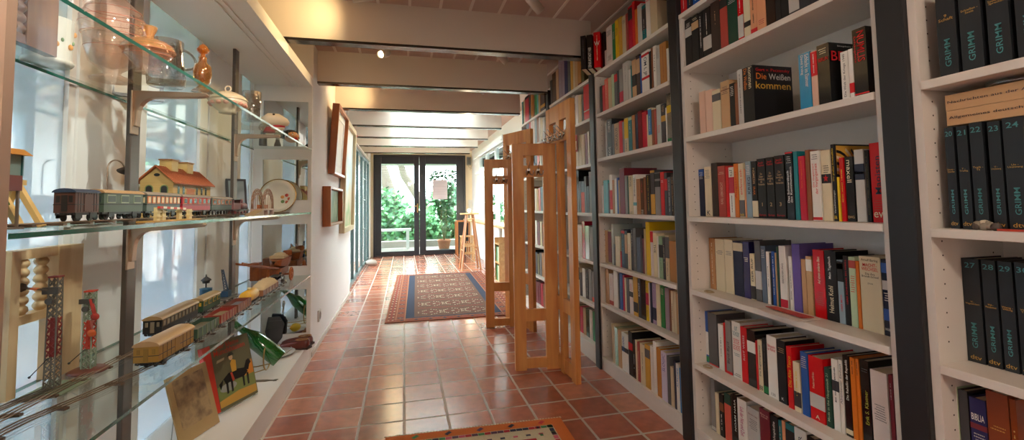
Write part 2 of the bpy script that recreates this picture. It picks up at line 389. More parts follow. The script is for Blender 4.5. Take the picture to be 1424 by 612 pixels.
def shrub(name, label, cat, c, size, n, ls, mats=LG, group=None):
    t = thing(name, label, cat, (c[0], c[1], -.05), 0, group)
    m = MB(); leafy(m, (0, 0, c[2]), size, n, ls, mats, rnd); m.build('foliage', None, t)
    s = MB()
    for i in range(7):
        a = i*2*PI/7; s.cyl((0, 0, 0), (math.cos(a)*size[0]*.5, math.sin(a)*size[1]*.5, c[2]), .02, n=5, r2=.008)
    s.build('stem', mat('bark', '6A5440', .9), t); return t
shrub('shrub', 'broad green shrub beyond the bench, seen through the door leaf with the handle', 'shrub', (-1.2, 14.2, .75), (1.45, .8, 1.0), 2600, .16)
shrub('shrub', 'green shrub behind the potted plant on the terrace', 'shrub', (1.8, 14.0, .75), (1.35, .8, 1.05), 2400, .16)
shrub('shrub', 'low green shrub just beyond the terrace step, seen between the door leaves', 'shrub', (.42, 12.9, .42), (.6, .35, .5), 900, .16)
shrub('shrub', 'tall green shrub outside the garden-side glass wall', 'shrub', (-4.6, 10.6, .8), (1.4, 1.8, 1.1), 2400, .16)
shrub('shrub', 'dark green shrub outside the white bay window', 'shrub', (2.9, 8.4, .95), (.8, 2.6, 1.35), 4200, .15)
shrub('shrub', 'tall green shrub beyond the far corner of the white bay window', 'shrub', (3.9, 12.6, 1.0), (1.0, 1.3, 1.4), 3000, .15)
def tree(label, x, y, lean, r, crown, n):
    t = thing('garden_tree', label, 'tree', (x, y, -.05))
    MB().tube([(0, 0, 0), (lean*.4, 0, 1.2), (lean, 0, 2.4), (lean*1.3, 0, 4)], r, radii=[r*1.2, r, r*.85, r*.6], n=10).build('trunk', mat('grey_bark', '5E544A', .9, bump=.6, bscale=20), t)
    m = MB(); leafy(m, (lean, 0, 4.3), crown, n, .2, LG, rnd); m.build('crown', None, t)
tree('leaning grey-barked tree rising behind the shrubs beyond the bench', -.15, 15.9, -.6, .24, (2.2, 1.4, 1.3), 1500)
tree('slim grey tree with a slanting bough beyond the potted plant', 1.3, 20.5, -1.3, .2, (2.0, 1.4, 1.3), 1300)

t = thing('garden_bench', 'low pale stone bench on the terrace outside the door', 'bench', (-.25, 11.0, -.01))
MB().box(-.42, .42, -.14, .14, .42, .47).build('seat', mat('bench_white', 'B9BDB8', .7), t)
for x in (-.34, .34): MB().box(x-.035, x+.035, -.12, .12, 0, .42).build('leg', mat('bench_white', 'B9BDB8', .7), t)
t = thing('potted_plant', 'leafy green plant in a terracotta pot outside the door', 'plant', (.86, 10.0, -.01))
MB().lathe((0, 0, 0), [(.01, 0), (.10, 0), (.14, .22), (.15, .22), (.15, .26), (.125, .26), (.12, .22), (.01, .22)], n=24).build('pot', mat('terracotta_pot', 'C98A68', .8), t)
st = MB(); lf = MB(); r2 = random.Random(5)
for k in range(9):
    a = k*2*PI/9; pts = [(0, 0, .2)]
    for j in range(1, 6): pts.append((math.cos(a)*.05*j+r2.uniform(-.02, .02), math.sin(a)*.04*j, .2+j*.29+r2.uniform(-.05, .05)))
    st.tube(pts, .006, n=5)
    for p in pts[2:]:
        for q in range(11):
            d = Vector((r2.gauss(0, 1), r2.gauss(0, 1), r2.uniform(-.8, .4))).normalized(); b = d.orthogonal().normalized(); P0 = Vector(p)+Vector((r2.uniform(-.05, .05), r2.uniform(-.05, .05), r2.uniform(-.14, .14)))
            l = r2.uniform(.07, .12); lf.faces([P0, P0+d*l*.35+b*l*.3, P0+d*l*.8+b*l*.2, P0+d*l, P0+d*l*.8-b*l*.2, P0+d*l*.35-b*l*.3], [(0, 1, 2, 3, 4, 5)])
st.build('stem', mat('stem_green', '5A6A3A', .7), t); lf.build('foliage', mat('plant_leaf', '2E6E34', .4), t)
o = MB().lathe((0, 0, 0), [(.02, .01), (.10, .01), (.15, .06), (.155, .07), (.15, .075), (.09, .025), (.01, .02)], n=24).build('bowl', mat('dark_bowl', '6A645E', .4)); tag(o, 'wide dark shallow bowl on the terrace just outside the door', 'bowl', loc=(.86, 9.66, -.01))
# ------------------------------------------------------------------ bookcases
BX0, BX1 = 1.152, 1.385
def bookcase(y0, y1, tops, label, plinth=True, end=None):
    """bay between y0 and y1 (inner faces); tops: shelf top heights"""
    t = thing('bookcase', label, 'bookcase', (BX0, (y0+y1)/2, 0), 0, 'white wall bookcases'); oy = (y0+y1)/2
    D = BX1-BX0
    for s, yy in (('near', y0), ('far', y1)):
        m = MB(); a, b = (yy-oy-.018, yy-oy) if s == 'near' else (yy-oy, yy-oy+.018)
        m.box(.004, D, a, b, 0, tops[-1]-.021, SHELFW)
        f = b if s == 'near' else a; e = .0006 if s == 'near' else -.0006
        for dx in (.035, D-.04):
            for k in range(58):
                z = .10+k*.032
                if any(abs(z-q) < .022 for q in tops): continue
                vs = [(dx+math.cos(g*PI/3)*.0022, f+e, z+math.sin(g*PI/3)*.0022) for g in range(6)]
                m.faces(vs, [tuple(range(6))], GAP)
        m.build('side_panel', None, t)
    MB().box(D-.006, D, y0-oy, y1-oy, .0, tops[-1]-.021).build('back_panel', SHELFW, t)
    if plinth: MB().box(.006, .022, y0-oy, y1-oy, 0, tops[0]-.021).build('plinth', SHELFW, t)
    for z in tops: q = .0165 if z == tops[-1] else -.0015; MB().box(0, D-.007, y0-oy-q, y1-oy+q, z-.020, z).build('shelf', SHELFW, t, bevel=.0015)
    return t
bookcase(-.095+.018, .79-.018, [.085, .33, .63, .93, 1.265, 1.566, 1.80], 'white bookcase bay holding the black dictionary volumes')
bookcase(-.98+.018, -.16-.018, [.085, .34, .63, .93, 1.265, 1.566, 1.80], 'empty white bookcase bay beyond the dictionary volumes')
bookcase(.856+.018, 1.675-.018, [.085, .338, .636, .936, 1.268, 1.566, 1.80], 'white bookcase bay where a black book shows its lettered front cover')
bookcase(1.741+.018, 2.558-.014, [.085, .40, .636, .936, 1.268, 1.54, 1.80], 'white bookcase bay holding the tall yellow book')
bookcase(2.626+.016, 3.444-.014, [.11, .36, .63, .935, 1.25, 1.54, 1.795], 'white bookcase bay directly behind the tall coat stand')
bookcase(3.511+.016, 4.36-.018, [.10, .36, .63, .935, 1.25, 1.54, 1.79], 'white bookcase bay at the garden end of the book wall')

# ------------------------------------------------------------------ books
ORD = 'first second third fourth fifth sixth seventh eighth ninth tenth eleventh twelfth thirteenth fourteenth fifteenth sixteenth seventeenth eighteenth nineteenth twentieth'.split()+['twenty-'+x for x in 'first second third fourth fifth sixth seventh eighth ninth'.split()]+['thirtieth']
SHN = {'C': 'bay beside dictionaries', 'D': 'dictionary bay', 'B': 'bay with tall yellow book', 'A': 'bay behind coat stand', 'E': 'garden-end bay'}
LEV = ['top shelf', 'second shelf', 'third shelf', 'fourth shelf', 'fifth shelf', 'sixth shelf', 'bottom shelf']
NUMW = {'20': 'twenty', '21': 'twenty-one', '22': 'twenty-two', '23': 'twenty-three', '24': 'twenty-four', '27': 'twenty-seven', '28': 'twenty-eight', '29': 'twenty-nine', '30': 'thirty'}
PAGE = mat('book_pages', 'DCCDAE', .85)
BINK = {}
def ink(k): return mat('ink_'+k, PAL[k], .5)
def book_parts(mb, w, h, d, m, x=0, y=0):
    """cover as a jacket around the page block: two boards and a spine; spine on the plane x, y from 0 to w"""
    t = min(.0028, w*.16)
    mb.box(x, x+t, y, y+w, 0, h, m); mb.box(x+t, x+d, y, y+t, 0, h, m); mb.box(x+t, x+d, y+w-t, y+w, 0, h, m)
    return t
def spine(root, w, h, d, opts, back):
    """lettering and bands on the spine (and the near cover), all in the book's own space"""
    L = MB(); B = MB(); nl = nb = 0
    rr = random.Random(int(w*1e5)+int(h*1e4))
    for o in opts.split(';'):
        q = o.split('|'); k = q[0]
        if k == 'B':
            v0, v1 = float(q[2])*h, float(q[3])*h; B.box(-.0005, .002, -.0003, w+.0003, v0, v1, ink(q[1])); nb += 1
        elif k == 'S':
            n0 = float(q[2])*h; r = float(q[3])*h*.62; vs = []
            for g in range(10): rad_ = r if g % 2 == 0 else r*.42; vs.append((-.0012, w/2-math.sin(g*PI/5)*rad_*.75, n0+math.cos(g*PI/5)*rad_))
            L.faces(vs+[(-.0012, w/2, n0)], [(g, (g+1) % 10, 10) for g in range(10)], ink(q[1])); nl += 1
        elif k == 'P':
            v0, v1 = float(q[2])*h, float(q[3])*h; z = v0; s = min(.0045, w*.22); mm = ink(q[1])
            if v1-v0 < .25*h and w > .016:                       # short lines across the spine
                z = v1-.004
                while z > v0:
                    a = rr.uniform(.12, .25)*w; b = rr.uniform(.7, .88)*w; y = a
                    while y < b:
                        st = rr.uniform(.0015, .004); L.faces([(-.0009, y, z-.0022), (-.0009, min(y+st, b), z-.0022), (-.0009, min(y+st, b), z), (-.0009, y, z)], [(0, 1, 2, 3)], mm); y += st+.0009
                    z -= .0062
            else:
                while z < v1:
                    st = rr.uniform(.0016, .004); hh = s*rr.choice((.7, .7, 1.0))
                    if rr.random() > .14: L.faces([(-.0009, w*.5-hh/2, z), (-.0009, w*.5+hh/2, z), (-.0009, w*.5+hh/2, z+st), (-.0009, w*.5-hh/2, z+st)], [(0, 1, 2, 3)], mm)
                    z += st+.0012
            nl += 1
        elif k == 'T':
            txt = q[1].replace('~', '\n').replace('\n\n', '\n'); mode = q[3]; v0, v1 = float(q[4])*h, float(q[5])*h; uc = float(q[6])*w if len(q) > 6 else 0; uw = float(q[7])*w if len(q) > 7 else .8*w
            mm = ink(q[2])
            if mode == 'h':
                _, _, asp = text_mesh(txt); wd = min(uw, (v1-v0)*asp*1.25); put_text(L, txt, (-.0010, w/2-uc, (v0+v1)/2), (0, -1, 0), (0, 0, 1), wd, v1-v0, mm)
            elif mode == 'u': put_text(L, txt, (-.0010, w/2-uc, (v0+v1)/2), (0, 0, 1), (0, 1, 0), v1-v0, uw, mm)
            else: put_text(L, txt, (-.0010, w/2-uc, (v0+v1)/2), (0, 0, -1), (0, -1, 0), v1-v0, uw, mm)
            nl += 1
        elif k == 'C':
            y = -.0006
            def ct(s, cx, z0, z1, wd, c): put_text(L, s, (cx*d, y, (z0+z1)/2*h), (1, 0, 0), (0, 0, 1), wd*d, (z1-z0)*h, ink(c))
            if q[1] == 'weissen':
                ct('Gert v. Paczensky', .5, .88, .95, .88, 'red'); ct('Die', .2, .75, .86, .26, 'orange'); ct('Weißen', .67, .75, .86, .56, 'greylight'); ct('kommen', .5, .58, .71, .9, 'ochre'); ct('Die\nWahre Geschichte', .62, .06, .12, .4, 'cream')
            elif q[1] == 'berlin': ct('Stephan Heym', .5, .93, .96, .6, 'greylight'); ct('BERLIN', .5, .7, .86, .9, 'red')
            elif q[1] == 'nemis': ct('G', .3, .88, .95, .25, 'red'); ct('S', .55, .56, .72, .5, 'red')
            elif q[1] == 'stripes':
                B.box(.006, d, -.0004, .001, .02*h, .98*h, ink('ochre')); nb += 1
                for g in range(7):
                    r0 = .018+g*.0115; pts = [(.004+math.cos(rad(a))*r0*1.0, y-.0004, .45*h+math.sin(rad(a))*r0*1.5) for a in range(-80, 95, 12)]
                    pts2 = [(.004+math.cos(rad(a))*(r0+.0055), y-.0004, .45*h+math.sin(rad(a))*(r0+.0055)*1.5) for a in range(-80, 95, 12)]; n = len(pts)
                    ok = [i for i in range(n-1) if pts2[i][2] < .97*h and pts2[i+1][2] < .97*h and pts2[i][2] > .03*h and pts2[i][0] < d]
                    L.faces(pts+pts2, [(i, i+1, n+i+1, n+i) for i in ok], ink('cream' if g % 2 else 'black'))
                ct('Die großen', .62, .82, .88, .5, 'red')
            nl += 1
    if nb: B.build('spine_band', None, root)
    else: B.bm.free()
    if nl: L.build('spine_lettering', None, root)
    else: L.bm.free()
DATA = r"""
@C 0 1.8
1.165 1.6306 0.074 0.2 red P|white|.1|.9
1.165 1.5909 0.0383 0.19 navy P|yellow|.1|.8
1.165 1.5566 0.0329 0.2 blue P|white|.1|.6
@C 1 1.566
1.165 1.6075 0.0433 0.2 black B|greylight|.62|.8;P|white|.83|.92
1.165 1.5628 0.0433 0.197 black B|tan|.7|.86;P|cream|.88|.96
1.165 1.5363 0.0246 0.194 black P|white|.25|.9
1.165 1.4877 0.0473 0.195 black P|white|.45|.9;B|greylight|.15|.42
1.165 1.4355 0.0505 0.2 darkbrown P|tan|.55|.8
1.165 1.3952 0.0392 0.194 rust B|black|.8|.97
1.165 1.3436 0.0505 0.2 darkgreen P|greylight|.75|.92
1.165 1.318 0.0246 0.2 red P|white|.5|.95;B|greylight|.05|.45
1.165 1.2842 0.0299 0.185 cream B|black|.2|.3
1.165 1.2559 0.0279 0.19 peach B|red|.02|.1;P|black|.2|.8
1.165 1.2165 0.0385 0.2 peach P|rust|.1|.2
1.165 1.1779 0.0374 0.21 darkbrown
1.165 1.1563 0.0208 0.2 black
1.165 1.1262 0.0293 0.2 black P|greydark|.3|.9
1.165 1.0894 0.0361 0.2 greydark B|greylight|.05|.4
1.165 1.051 0.0377 0.2 charcoal P|tan|.6|.9
@C 2 1.268
1.165 1.5389 0.0369 0.17 pink D|.12
1.165 1.4981 0.0389 0.166 pink D|.12
1.165 1.4507 0.0466 0.156 cream B|greydark|.72|.9;D|.12
1.165 1.4017 0.0465 0.177 tan P|charcoal|.72|.9;B|brown|.8|.82
1.165 1.3759 0.025 0.158 black P|white|.72|.95
1.165 1.3599 0.0152 0.154 brown D|.12
1.165 1.3346 0.0245 0.197 greylight P|greydark|.2|.9
1.165 1.2822 0.0517 0.195 black T|Die Weißen|orange|d|.6|.98|-.22|.3;T|kommen|cream|d|.6|.98|.22|.34;C|weissen;D|.16
@C 2 1.268
1.165 1.113 0.0203 0.115 darkbrown D|.1;X|.05
1.165 1.0625 0.04 0.168 cyan T|David Irving|white|d|.62|.97|-.2|.3;T|Schlacht im Eismeer|white|d|.38|.97|.22|.34;G|1
1.165 1.041 0.0199 0.164 pink B|red|.55|.98;P|white|.6|.95
1.165 1.0009 0.0385 0.173 black T|BERLIN|red|h|.72|.78;P|cream|.84|.95;C|berlin;G|1;D|.15
1.165 0.9478 0.0215 0.131 white T|Die Welt der Kriege 1940|greydark|u|.05|.95|0|.4;D|.1
1.165 0.9342 0.0127 0.132 white B|red|.1|.3;D|.1
1.165 0.8968 0.0365 0.179 black T|NUMLIS|red|d|.5|.95|.12|.55;T|Schauplatz|red|d|.5|.9|-.32|.2;B|red|.02|.04;C|nemis;G|1;D|.15
@C 3 0.936
1.209 1.6254 0.0377 0.196 navy B|blue|.85|.99;P|white|.8|.95
1.21 1.5815 0.041 0.203 cream T|K|black|h|.03|.12;P|greydark|.75|.95
1.211 1.5435 0.0366 0.215 darkbrown
1.211 1.5007 0.0415 0.199 rust T|KARL LIEBKNECHT|pink|u|.25|.68|0|.35;P|pink|.82|.9
1.212 1.4844 0.0151 0.194 red
1.213 1.4562 0.0269 0.19 white B|crimson|.48|.8;T|JTS|navy|d|.82|.95|0|.6;P|black|.1|.42
1.213 1.4336 0.0214 0.201 orange T|Augstein|red|u|.35|.85|0|.7
1.214 1.407 0.0254 0.2 cream B|greydark|.02|.32;T|entfernt sich|red|u|.42|.88|0|.5;T|Inside|yellow|h|.03|.08
1.214 1.3985 0.0074 0.18 peach
1.215 1.3708 0.0266 0.204 greyblue T|KRIEG|navy|u|.42|.72|.1|.5;P|white|.75|.95
1.215 1.3445 0.0252 0.202 black B|cream|.02|.3;T|NEMESIS|tan|d|.6|.88|0|.4;T|IRAK|orange|d|.4|.55|0|.4
1.216 1.3053 0.0376 0.208 black T|Jacob~Taubes|red|h|.87|.95;T|Die~Gegen-~bewegung~des~Verstandes|tan|h|.55|.76;T|1|tan|h|.2|.26;T|Europa|red|h|.03|.07
1.217 1.2694 0.0339 0.209 black T|Jacob~Taubes|red|h|.87|.95;T|Die~Gegen-~bewegung~des~Verstandes|tan|h|.55|.76;T|2|tan|h|.2|.26;T|Europa|red|h|.03|.07
1.218 1.2277 0.0407 0.211 black T|Jacob~Taubes|red|h|.87|.95;T|Die~Gegen-~bewegung~des~Verstandes|tan|h|.55|.76;T|3|tan|h|.2|.26;T|Europa|red|h|.03|.07
@C 3 0.936
1.175 1.153 0.0265 0.213 black B|red|.975|.995;T|Das Schwarzbuch|white|u|.25|.72|-.2|.3;T|des Kommunismus|white|u|.25|.78|.22|.3;P|greylight|.82|.95;G|1
1.178 1.1372 0.0149 0.212 teal
1.18 1.1145 0.0217 0.195 crimson T|Sahra Wagenknecht|orange|u|.5|.93|0|.25;P|red|.1|.3
1.183 1.099 0.0146 0.212 brown
1.185 1.0689 0.0291 0.206 white T|Die Gegenwart|red|u|.48|.82|-.2|.25;T|der Vergangenheit|red|u|.38|.82|.15|.4;B|red|.01|.05;P|greydark|.88|.97
1.189 1.0384 0.0287 0.205 cream B|black|.53|.66;S|red|.6|.09;P|black|.68|.8
1.192 1.0245 0.0126 0.219 black T|Die großen Kriminalfälle|yellow|u|.52|.95|0|.5;T|Verschwörungen|white|u|.1|.4|0|.5;T|a|yellow|h|.03|.07;C|stripes;D|.16
1.193 1.0158 0.0079 0.127 yellow B|black|.3|.7
1.194 1.0023 0.0122 0.179 red P|yellow|.3|.8
1.197 0.977 0.0241 0.179 black T|maxell|cream|d|.6|.95|0|.55;T|EHG|tan|h|.05|.09;G|1
1.2 0.9496 0.0262 0.196 greylight B|navy|.58|.8;B|cream|.66|.69
1.202 0.9382 0.0107 0.192 black P|olive|.1|.9
1.205 0.9061 0.031 0.209 red T|Maoisten|navy|u|.35|.83|.1|.5;T|ev|cream|h|.06|.13;P|rust|.15|.3
1.207 0.8958 0.0096 0.194 red T|Mao|black|u|.55|.75|0|.6
@C 4 0.636
1.24 1.6152 0.0358 0.209 lightbrown P|cream|.1|.9
1.24 1.5595 0.0538 0.208 cream P|greydark|.7|.8
1.24 1.5119 0.0458 0.21 cream P|greydark|.7|.8
1.24 1.4597 0.0505 0.207 navy B|cream|.82|.97
1.24 1.4261 0.0321 0.208 navyblue P|white|.66|.74;G|1
1.24 1.4017 0.0229 0.167 cream B|charcoal|.02|.3;T|DER RUF|black|u|.4|.9|0|.4
1.24 1.3717 0.0279 0.216 greydark B|greylight|.2|.5
1.24 1.3488 0.0215 0.2 slate P|greylight|.8|.95
1.24 1.3326 0.0142 0.182 white P|greydark|.3|.7
1.24 1.3246 0.0067 0.181 charcoal
1.24 1.3088 0.0144 0.185 blue P|white|.2|.9
1.24 1.3011 0.0071 0.184 tan
1.24 1.2915 0.009 0.203 darkgreen
1.24 1.2622 0.0281 0.207 white B|crimson|.01|.14;T|ERFAHRUNG|greydark|u|.4|.72|0|.25
@C 4 0.636
1.24 1.2383 0.0133 0.176 white P|greydark|.2|.8
1.24 1.2054 0.0314 0.218 purple D|.18
1.24 1.1868 0.0165 0.172 tan
1.24 1.1653 0.0201 0.183 tan B|white|.75|.95
1.24 1.1204 0.0389 0.207 red T|Auf einem anderen Blatt|cream|u|.5|.9|0|.25;P|rust|.2|.4;G|1
1.24 1.0806 0.0386 0.207 black T|Helmut Kohl|cream|u|.12|.5|-.05|.4;T|Mein Tagebuch|white|u|.6|.92|-.05|.28
1.24 1.0609 0.0185 0.184 greyblue B|black|.66|.98;T|ÜBER MICH|red|u|.2|.45|0|.4;B|tan|.86|.95
1.24 1.0441 0.0157 0.198 black T|GERD SCHRÖDER EIN REBELL|red|u|.3|.95|0|.35
1.24 1.0233 0.0197 0.197 palegreen B|rust|.84|.95;P|red|.5|.75
1.24 1.0126 0.0101 0.187 orange
1.24 0.9531 0.058 0.203 cream T|Arnulf Baring|black|h|.93|.97;T|MACHT-~WECHSEL|red|h|.81|.91;T|Die Ära~Brandt-Scheel|black|h|.72|.79;T|DVA|black|h|.63|.65
1.24 0.9272 0.025 0.201 navy B|blue|.82|.95;B|blue|.2|.35;B|greylight|.6|.72;P|white|.45|.58;T|DROEMER|white|h|.07|.1;G|1
1.24 0.9203 0.006 0.199 rust
@C 5 0.338
1.212 1.6401 0.0255 0.206 blue B|green|.02|.12;B|white|.15|.6
1.21 1.5835 0.0543 0.207 greydark B|red|.0|.02
1.209 1.5456 0.0304 0.175 white P|greydark|.3|.7
1.208 1.5333 0.0102 0.189 red
1.207 1.5013 0.0299 0.2 grey B|red|.0|.05;T|Byd-Byd|black|u|.2|.6|0|.5
1.206 1.4481 0.0454 0.207 white T|KURT~TUCHOLSKY|teal|h|.75|.92;T|DEUTSCHE~GESCHICHTE|red|h|.5|.7;P|teal|.4|.46;P|black|.05|.1
1.204 1.4155 0.0307 0.199 red T|ROT WEISS|white|u|.4|.85|0|.3
1.203 1.3749 0.038 0.198 black B|white|.6|.8;D|.17
1.202 1.3648 0.0084 0.17 red
1.202 1.3426 0.0205 0.174 cream T|Die Regierungspartei|black|u|.3|.9|0|.45;T|88|black|h|.03|.12
1.201 1.3211 0.02 0.186 black B|green|.02|.14;P|greydark|.4|.9
1.2 1.2766 0.0421 0.203 white T|Bibliographie~der Wahrheit|red|h|.76|.86;T|125|greydark|h|.04|.08
1.198 1.2396 0.0355 0.201 black T|K|white|h|.05|.09;P|tan|.8|.9
@C 5 0.338
1.193 1.2101 0.0204 0.192 red T|Die Alte Tasco|yellow|u|.35|.85|0|.6
1.194 1.1844 0.0244 0.152 cream B|charcoal|.1|.4;P|yellow|.3|.8
1.196 1.1558 0.0254 0.191 blue P|cream|.75|.95
1.198 1.1053 0.0492 0.188 red D|.17;T|Frieden auf Erden|cream|u|.5|.75|-.2|.15;B|greylight|.2|.42;T|A|cream|h|.04|.1
1.2 1.0837 0.0199 0.169 darkgreen T|Made in the Hauptstadt 21|palegreen|u|.1|.9|0|.5
1.202 1.061 0.0204 0.201 white B|charcoal|.55|.7;P|black|.4|.9
1.203 1.0486 0.0113 0.204 white T|Abenteuer Einheit|greydark|u|.4|.95|0|.6
1.204 1.0277 0.0194 0.222 black T|Die Rebellin der Republik|white|u|.45|.95|.1|.5;B|cream|.03|.09
1.205 1.0124 0.0143 0.221 orange P|black|.8|.95
1.206 1.0019 0.0095 0.222 orange P|black|.8|.95
1.207 0.9757 0.0247 0.224 black T|Erik S. Kästner|yellowgreen|u|.25|.65|.1|.4;P|greydark|.85|.92
1.209 0.9307 0.0435 0.207 pinkwhite P|greydark|.4|.6;D|.17
1.211 0.9185 0.0105 0.208 maroon P|greylight|.7|.9
1.212 0.8976 0.0191 0.198 teal P|yellowgreen|.3|.9
@C 6 0.085
1.2 1.5992 0.025 0.2 grey B|greylight|.02|.08
1.2 1.579 0.0188 0.156 cream
1.2 1.5512 0.0237 0.161 black B|brown|.6|.8;P|white|.1|.5
1.2 1.5094 0.0351 0.176 darkgreen B|coral|.0|.78
1.2 1.4987 0.0101 0.186 darkbrown
1.2 1.4757 0.0217 0.191 black T|NOAM NASA|white|u|.3|.9|0|.4
1.2 1.4275 0.0464 0.186 white T|Lob der Not und Zeit|magenta|d|.3|.85|0|.4
1.2 1.3683 0.0568 0.177 greylight P|greydark|.6|.8;T|Harald Kuby|maroon|h|.84|.88
1.2 1.3213 0.0443 0.195 maroon T|Meine ich~Zukunft|pink|h|.86|.93
1.2 1.2856 0.0331 0.194 black T|Enzyklopädie|white|u|.4|.9|0|.4
1.2 1.2712 0.0129 0.19 teal P|pink|.3|.9
1.2 1.2571 0.0132 0.194 peach
1.2 1.2234 0.0323 0.195 teal B|black|.5|.9
1.2 1.1777 0.044 0.198 white T|PETER|greydark|u|.5|.9|0|.3
1.2 1.1458 0.0302 0.192 black P|white|.3|.9
@D 1 1.265
1.165 0.7029 0.0364 0.205 grimm T|GRIMM|tealtext|u|.1|.4|0|.32;T|9~Schaft|gold|h|.6|.67
1.165 0.6593 0.0381 0.205 grimm T|GRIMM|tealtext|u|.1|.4|0|.32;T|Schießen -~Seele|gold|h|.6|.65
1.165 0.6157 0.0354 0.205 grimm T|GRIMM|tealtext|u|.1|.4|0|.32;T|Seeleben -~Sprechen|gold|h|.6|.65
1.165 0.5744 0.0331 0.205 grimm T|GRIMM|tealtext|u|.1|.4|0|.32;T|Sprecher -~Stehuhr|gold|h|.6|.65
@D 2 0.93
1.18 0.7313 0.0178 0.224 grimm T|GRIMM|tealtext|u|.14|.38|0|.32;T|20|tealtext|h|.91|.96;T|Strom -~Szische|gold|h|.55|.59;T|dtv|gold|h|.03|.07
1.18 0.7067 0.0201 0.223 grimm T|GRIMM|tealtext|u|.14|.38|0|.32;T|21|tealtext|h|.91|.96;T|T -~Treftig|gold|h|.55|.59;T|dtv|gold|h|.03|.07
1.18 0.6801 0.0232 0.226 grimm T|GRIMM|tealtext|u|.14|.38|0|.32;T|22|tealtext|h|.91|.96;T|Treib -~Tz|gold|h|.55|.59;T|dtv|gold|h|.03|.07
1.18 0.6515 0.021 0.223 grimm T|GRIMM|tealtext|u|.14|.38|0|.32;T|23|tealtext|h|.91|.96;T|U -~Umzwang|gold|h|.55|.59;T|dtv|gold|h|.03|.07
1.18 0.6163 0.0321 0.226 grimm T|GRIMM|tealtext|u|.14|.38|0|.32;T|24|tealtext|h|.91|.96;T|Un -~Unzwang|gold|h|.55|.59;T|dtv|gold|h|.03|.07
@D 3 0.63
1.24 0.7388 0.0463 0.23 grimm T|GRIMM|tealtext|u|.14|.38|0|.32;T|27|tealtext|h|.91|.96;T|W -~Wegzwitschern|gold|h|.55|.59;T|dtv|gold|h|.03|.07
1.24 0.7103 0.0253 0.23 grimm T|GRIMM|tealtext|u|.14|.38|0|.32;T|28|tealtext|h|.91|.96;T|Weh -~Wendunmut|gold|h|.55|.59;T|dtv|gold|h|.03|.07
1.24 0.6828 0.0243 0.23 grimm T|GRIMM|tealtext|u|.14|.38|0|.32;T|29|tealtext|h|.91|.96;T|Wenig -~Wiking|gold|h|.55|.59;T|dtv|gold|h|.03|.07
1.24 0.6532 0.0265 0.231 grimm T|GRIMM|tealtext|u|.14|.38|0|.32;T|30|tealtext|h|.91|.96;T|Wilb -~Ysop|gold|h|.55|.59;T|dtv|gold|h|.03|.07
@D 4 0.33
1.2 0.7709 0.0109 0.245 palegreen
1.2 0.7526 0.0179 0.242 charcoal
1.2 0.7212 0.0295 0.234 navyblue T|BIBLIA|white|h|.8|.86;B|maroon|.72|.77;P|greylight|.6|.7
1.2 0.6833 0.0369 0.26 leather P|gold|.7|.75;B|brown|.55|.57;P|gold|.3|.4
1.2 0.6708 0.0114 0.257 leather P|gold|.7|.75
@B 0 1.8
1.165 2.4293 0.0392 0.219 darkbrown P|rust|.5|.8
1.165 2.4038 0.0239 0.102 pinkwhite
1.165 2.327 0.0736 0.225 pinkwhite P|black|.75|.9;P|greydark|.1|.25
1.165 2.2902 0.0338 0.216 green P|white|.6|.8
1.165 2.2488 0.0385 0.223 yellow P|brown|.6|.8
1.165 2.2073 0.0387 0.221 ochre P|red|.6|.65
1.165 2.1631 0.0414 0.21 beige P|black|.8|.9
1.165 2.1371 0.0234 0.21 rust
1.165 2.0929 0.0417 0.234 crimson B|black|.68|.95
1.165 2.0647 0.0257 0.243 red
1.165 2.0407 0.0228 0.191 orange
1.165 1.9964 0.0407 0.2 greylight
1.165 1.9592 0.0349 0.179 teal B|black|.3|.9;P|white|.2|.6
1.165 1.919 0.0369 0.2 white T|Welt|red|h|.9|.95
1.165 1.8556 0.0591 0.2 beige P|red|.1|.12;D|.12
1.165 1.7814 0.0721 0.2 greydark D|.13;X|.02
@B 1 1.54
1.165 2.478 0.03 0.168 black
1.165 2.4454 0.0293 0.163 red
1.165 2.3979 0.0443 0.189 coral P|cream|.4|.9
1.165 2.352 0.0428 0.183 beige
1.165 2.3194 0.0297 0.192 palegreen
1.165 2.2818 0.0347 0.185 greydark B|red|.75|.98
1.165 2.2592 0.0198 0.196 charcoal
1.165 2.2151 0.0412 0.191 grey B|crimson|.05|.35
1.165 2.1531 0.0593 0.215 greylight P|greydark|.5|.9;G|1
1.165 2.1264 0.0242 0.164 greylight P|greydark|.2|.8
1.165 2.1139 0.0113 0.179 teal
1.165 2.0698 0.0416 0.198 tan B|black|.3|.6
1.165 2.032 0.0354 0.21 darkbrown B|tan|.55|.9
1.165 2.0158 0.0139 0.201 blue
1.165 1.9446 0.0689 0.206 white B|red|.88|.94;B|red|.32|.38;T|OM L JP|navy|d|.4|.85|0|.5
1.165 1.9243 0.0182 0.192 black P|yellow|.1|.9
1.165 1.9074 0.0147 0.203 brown
1.165 1.8817 0.0237 0.202 white T|Horst|greydark|u|.4|.8|0|.4
1.165 1.8505 0.0291 0.193 greylight P|greydark|.7|.95
1.165 1.7946 0.053 0.193 caramel P|brown|.1|.9
1.165 1.7778 0.0149 0.156 white
@B 2 1.268
1.165 2.431 0.0158 0.212 greylight
1.165 2.3634 0.0644 0.216 black T|DIESE|white|u|.65|.95|0|.4;T|EOS|white|u|.02|.25|0|.4
1.165 2.3367 0.0237 0.182 greydark
1.165 2.2779 0.0559 0.176 tan T|CIRCULUS|black|u|.15|.85|0|.5
1.165 2.2392 0.0359 0.179 red
1.165 2.2163 0.0202 0.173 grey
1.165 2.1743 0.0394 0.184 cream B|yellow|.4|.97;T|LESART|black|u|.05|.35|0|.4
1.165 2.1324 0.0355 0.182 teal B|palegreen|.9|.98;P|white|.5|.8
1.165 2.0979 0.0307 0.184 lightbrown
1.165 2.0703 0.0252 0.181 navy
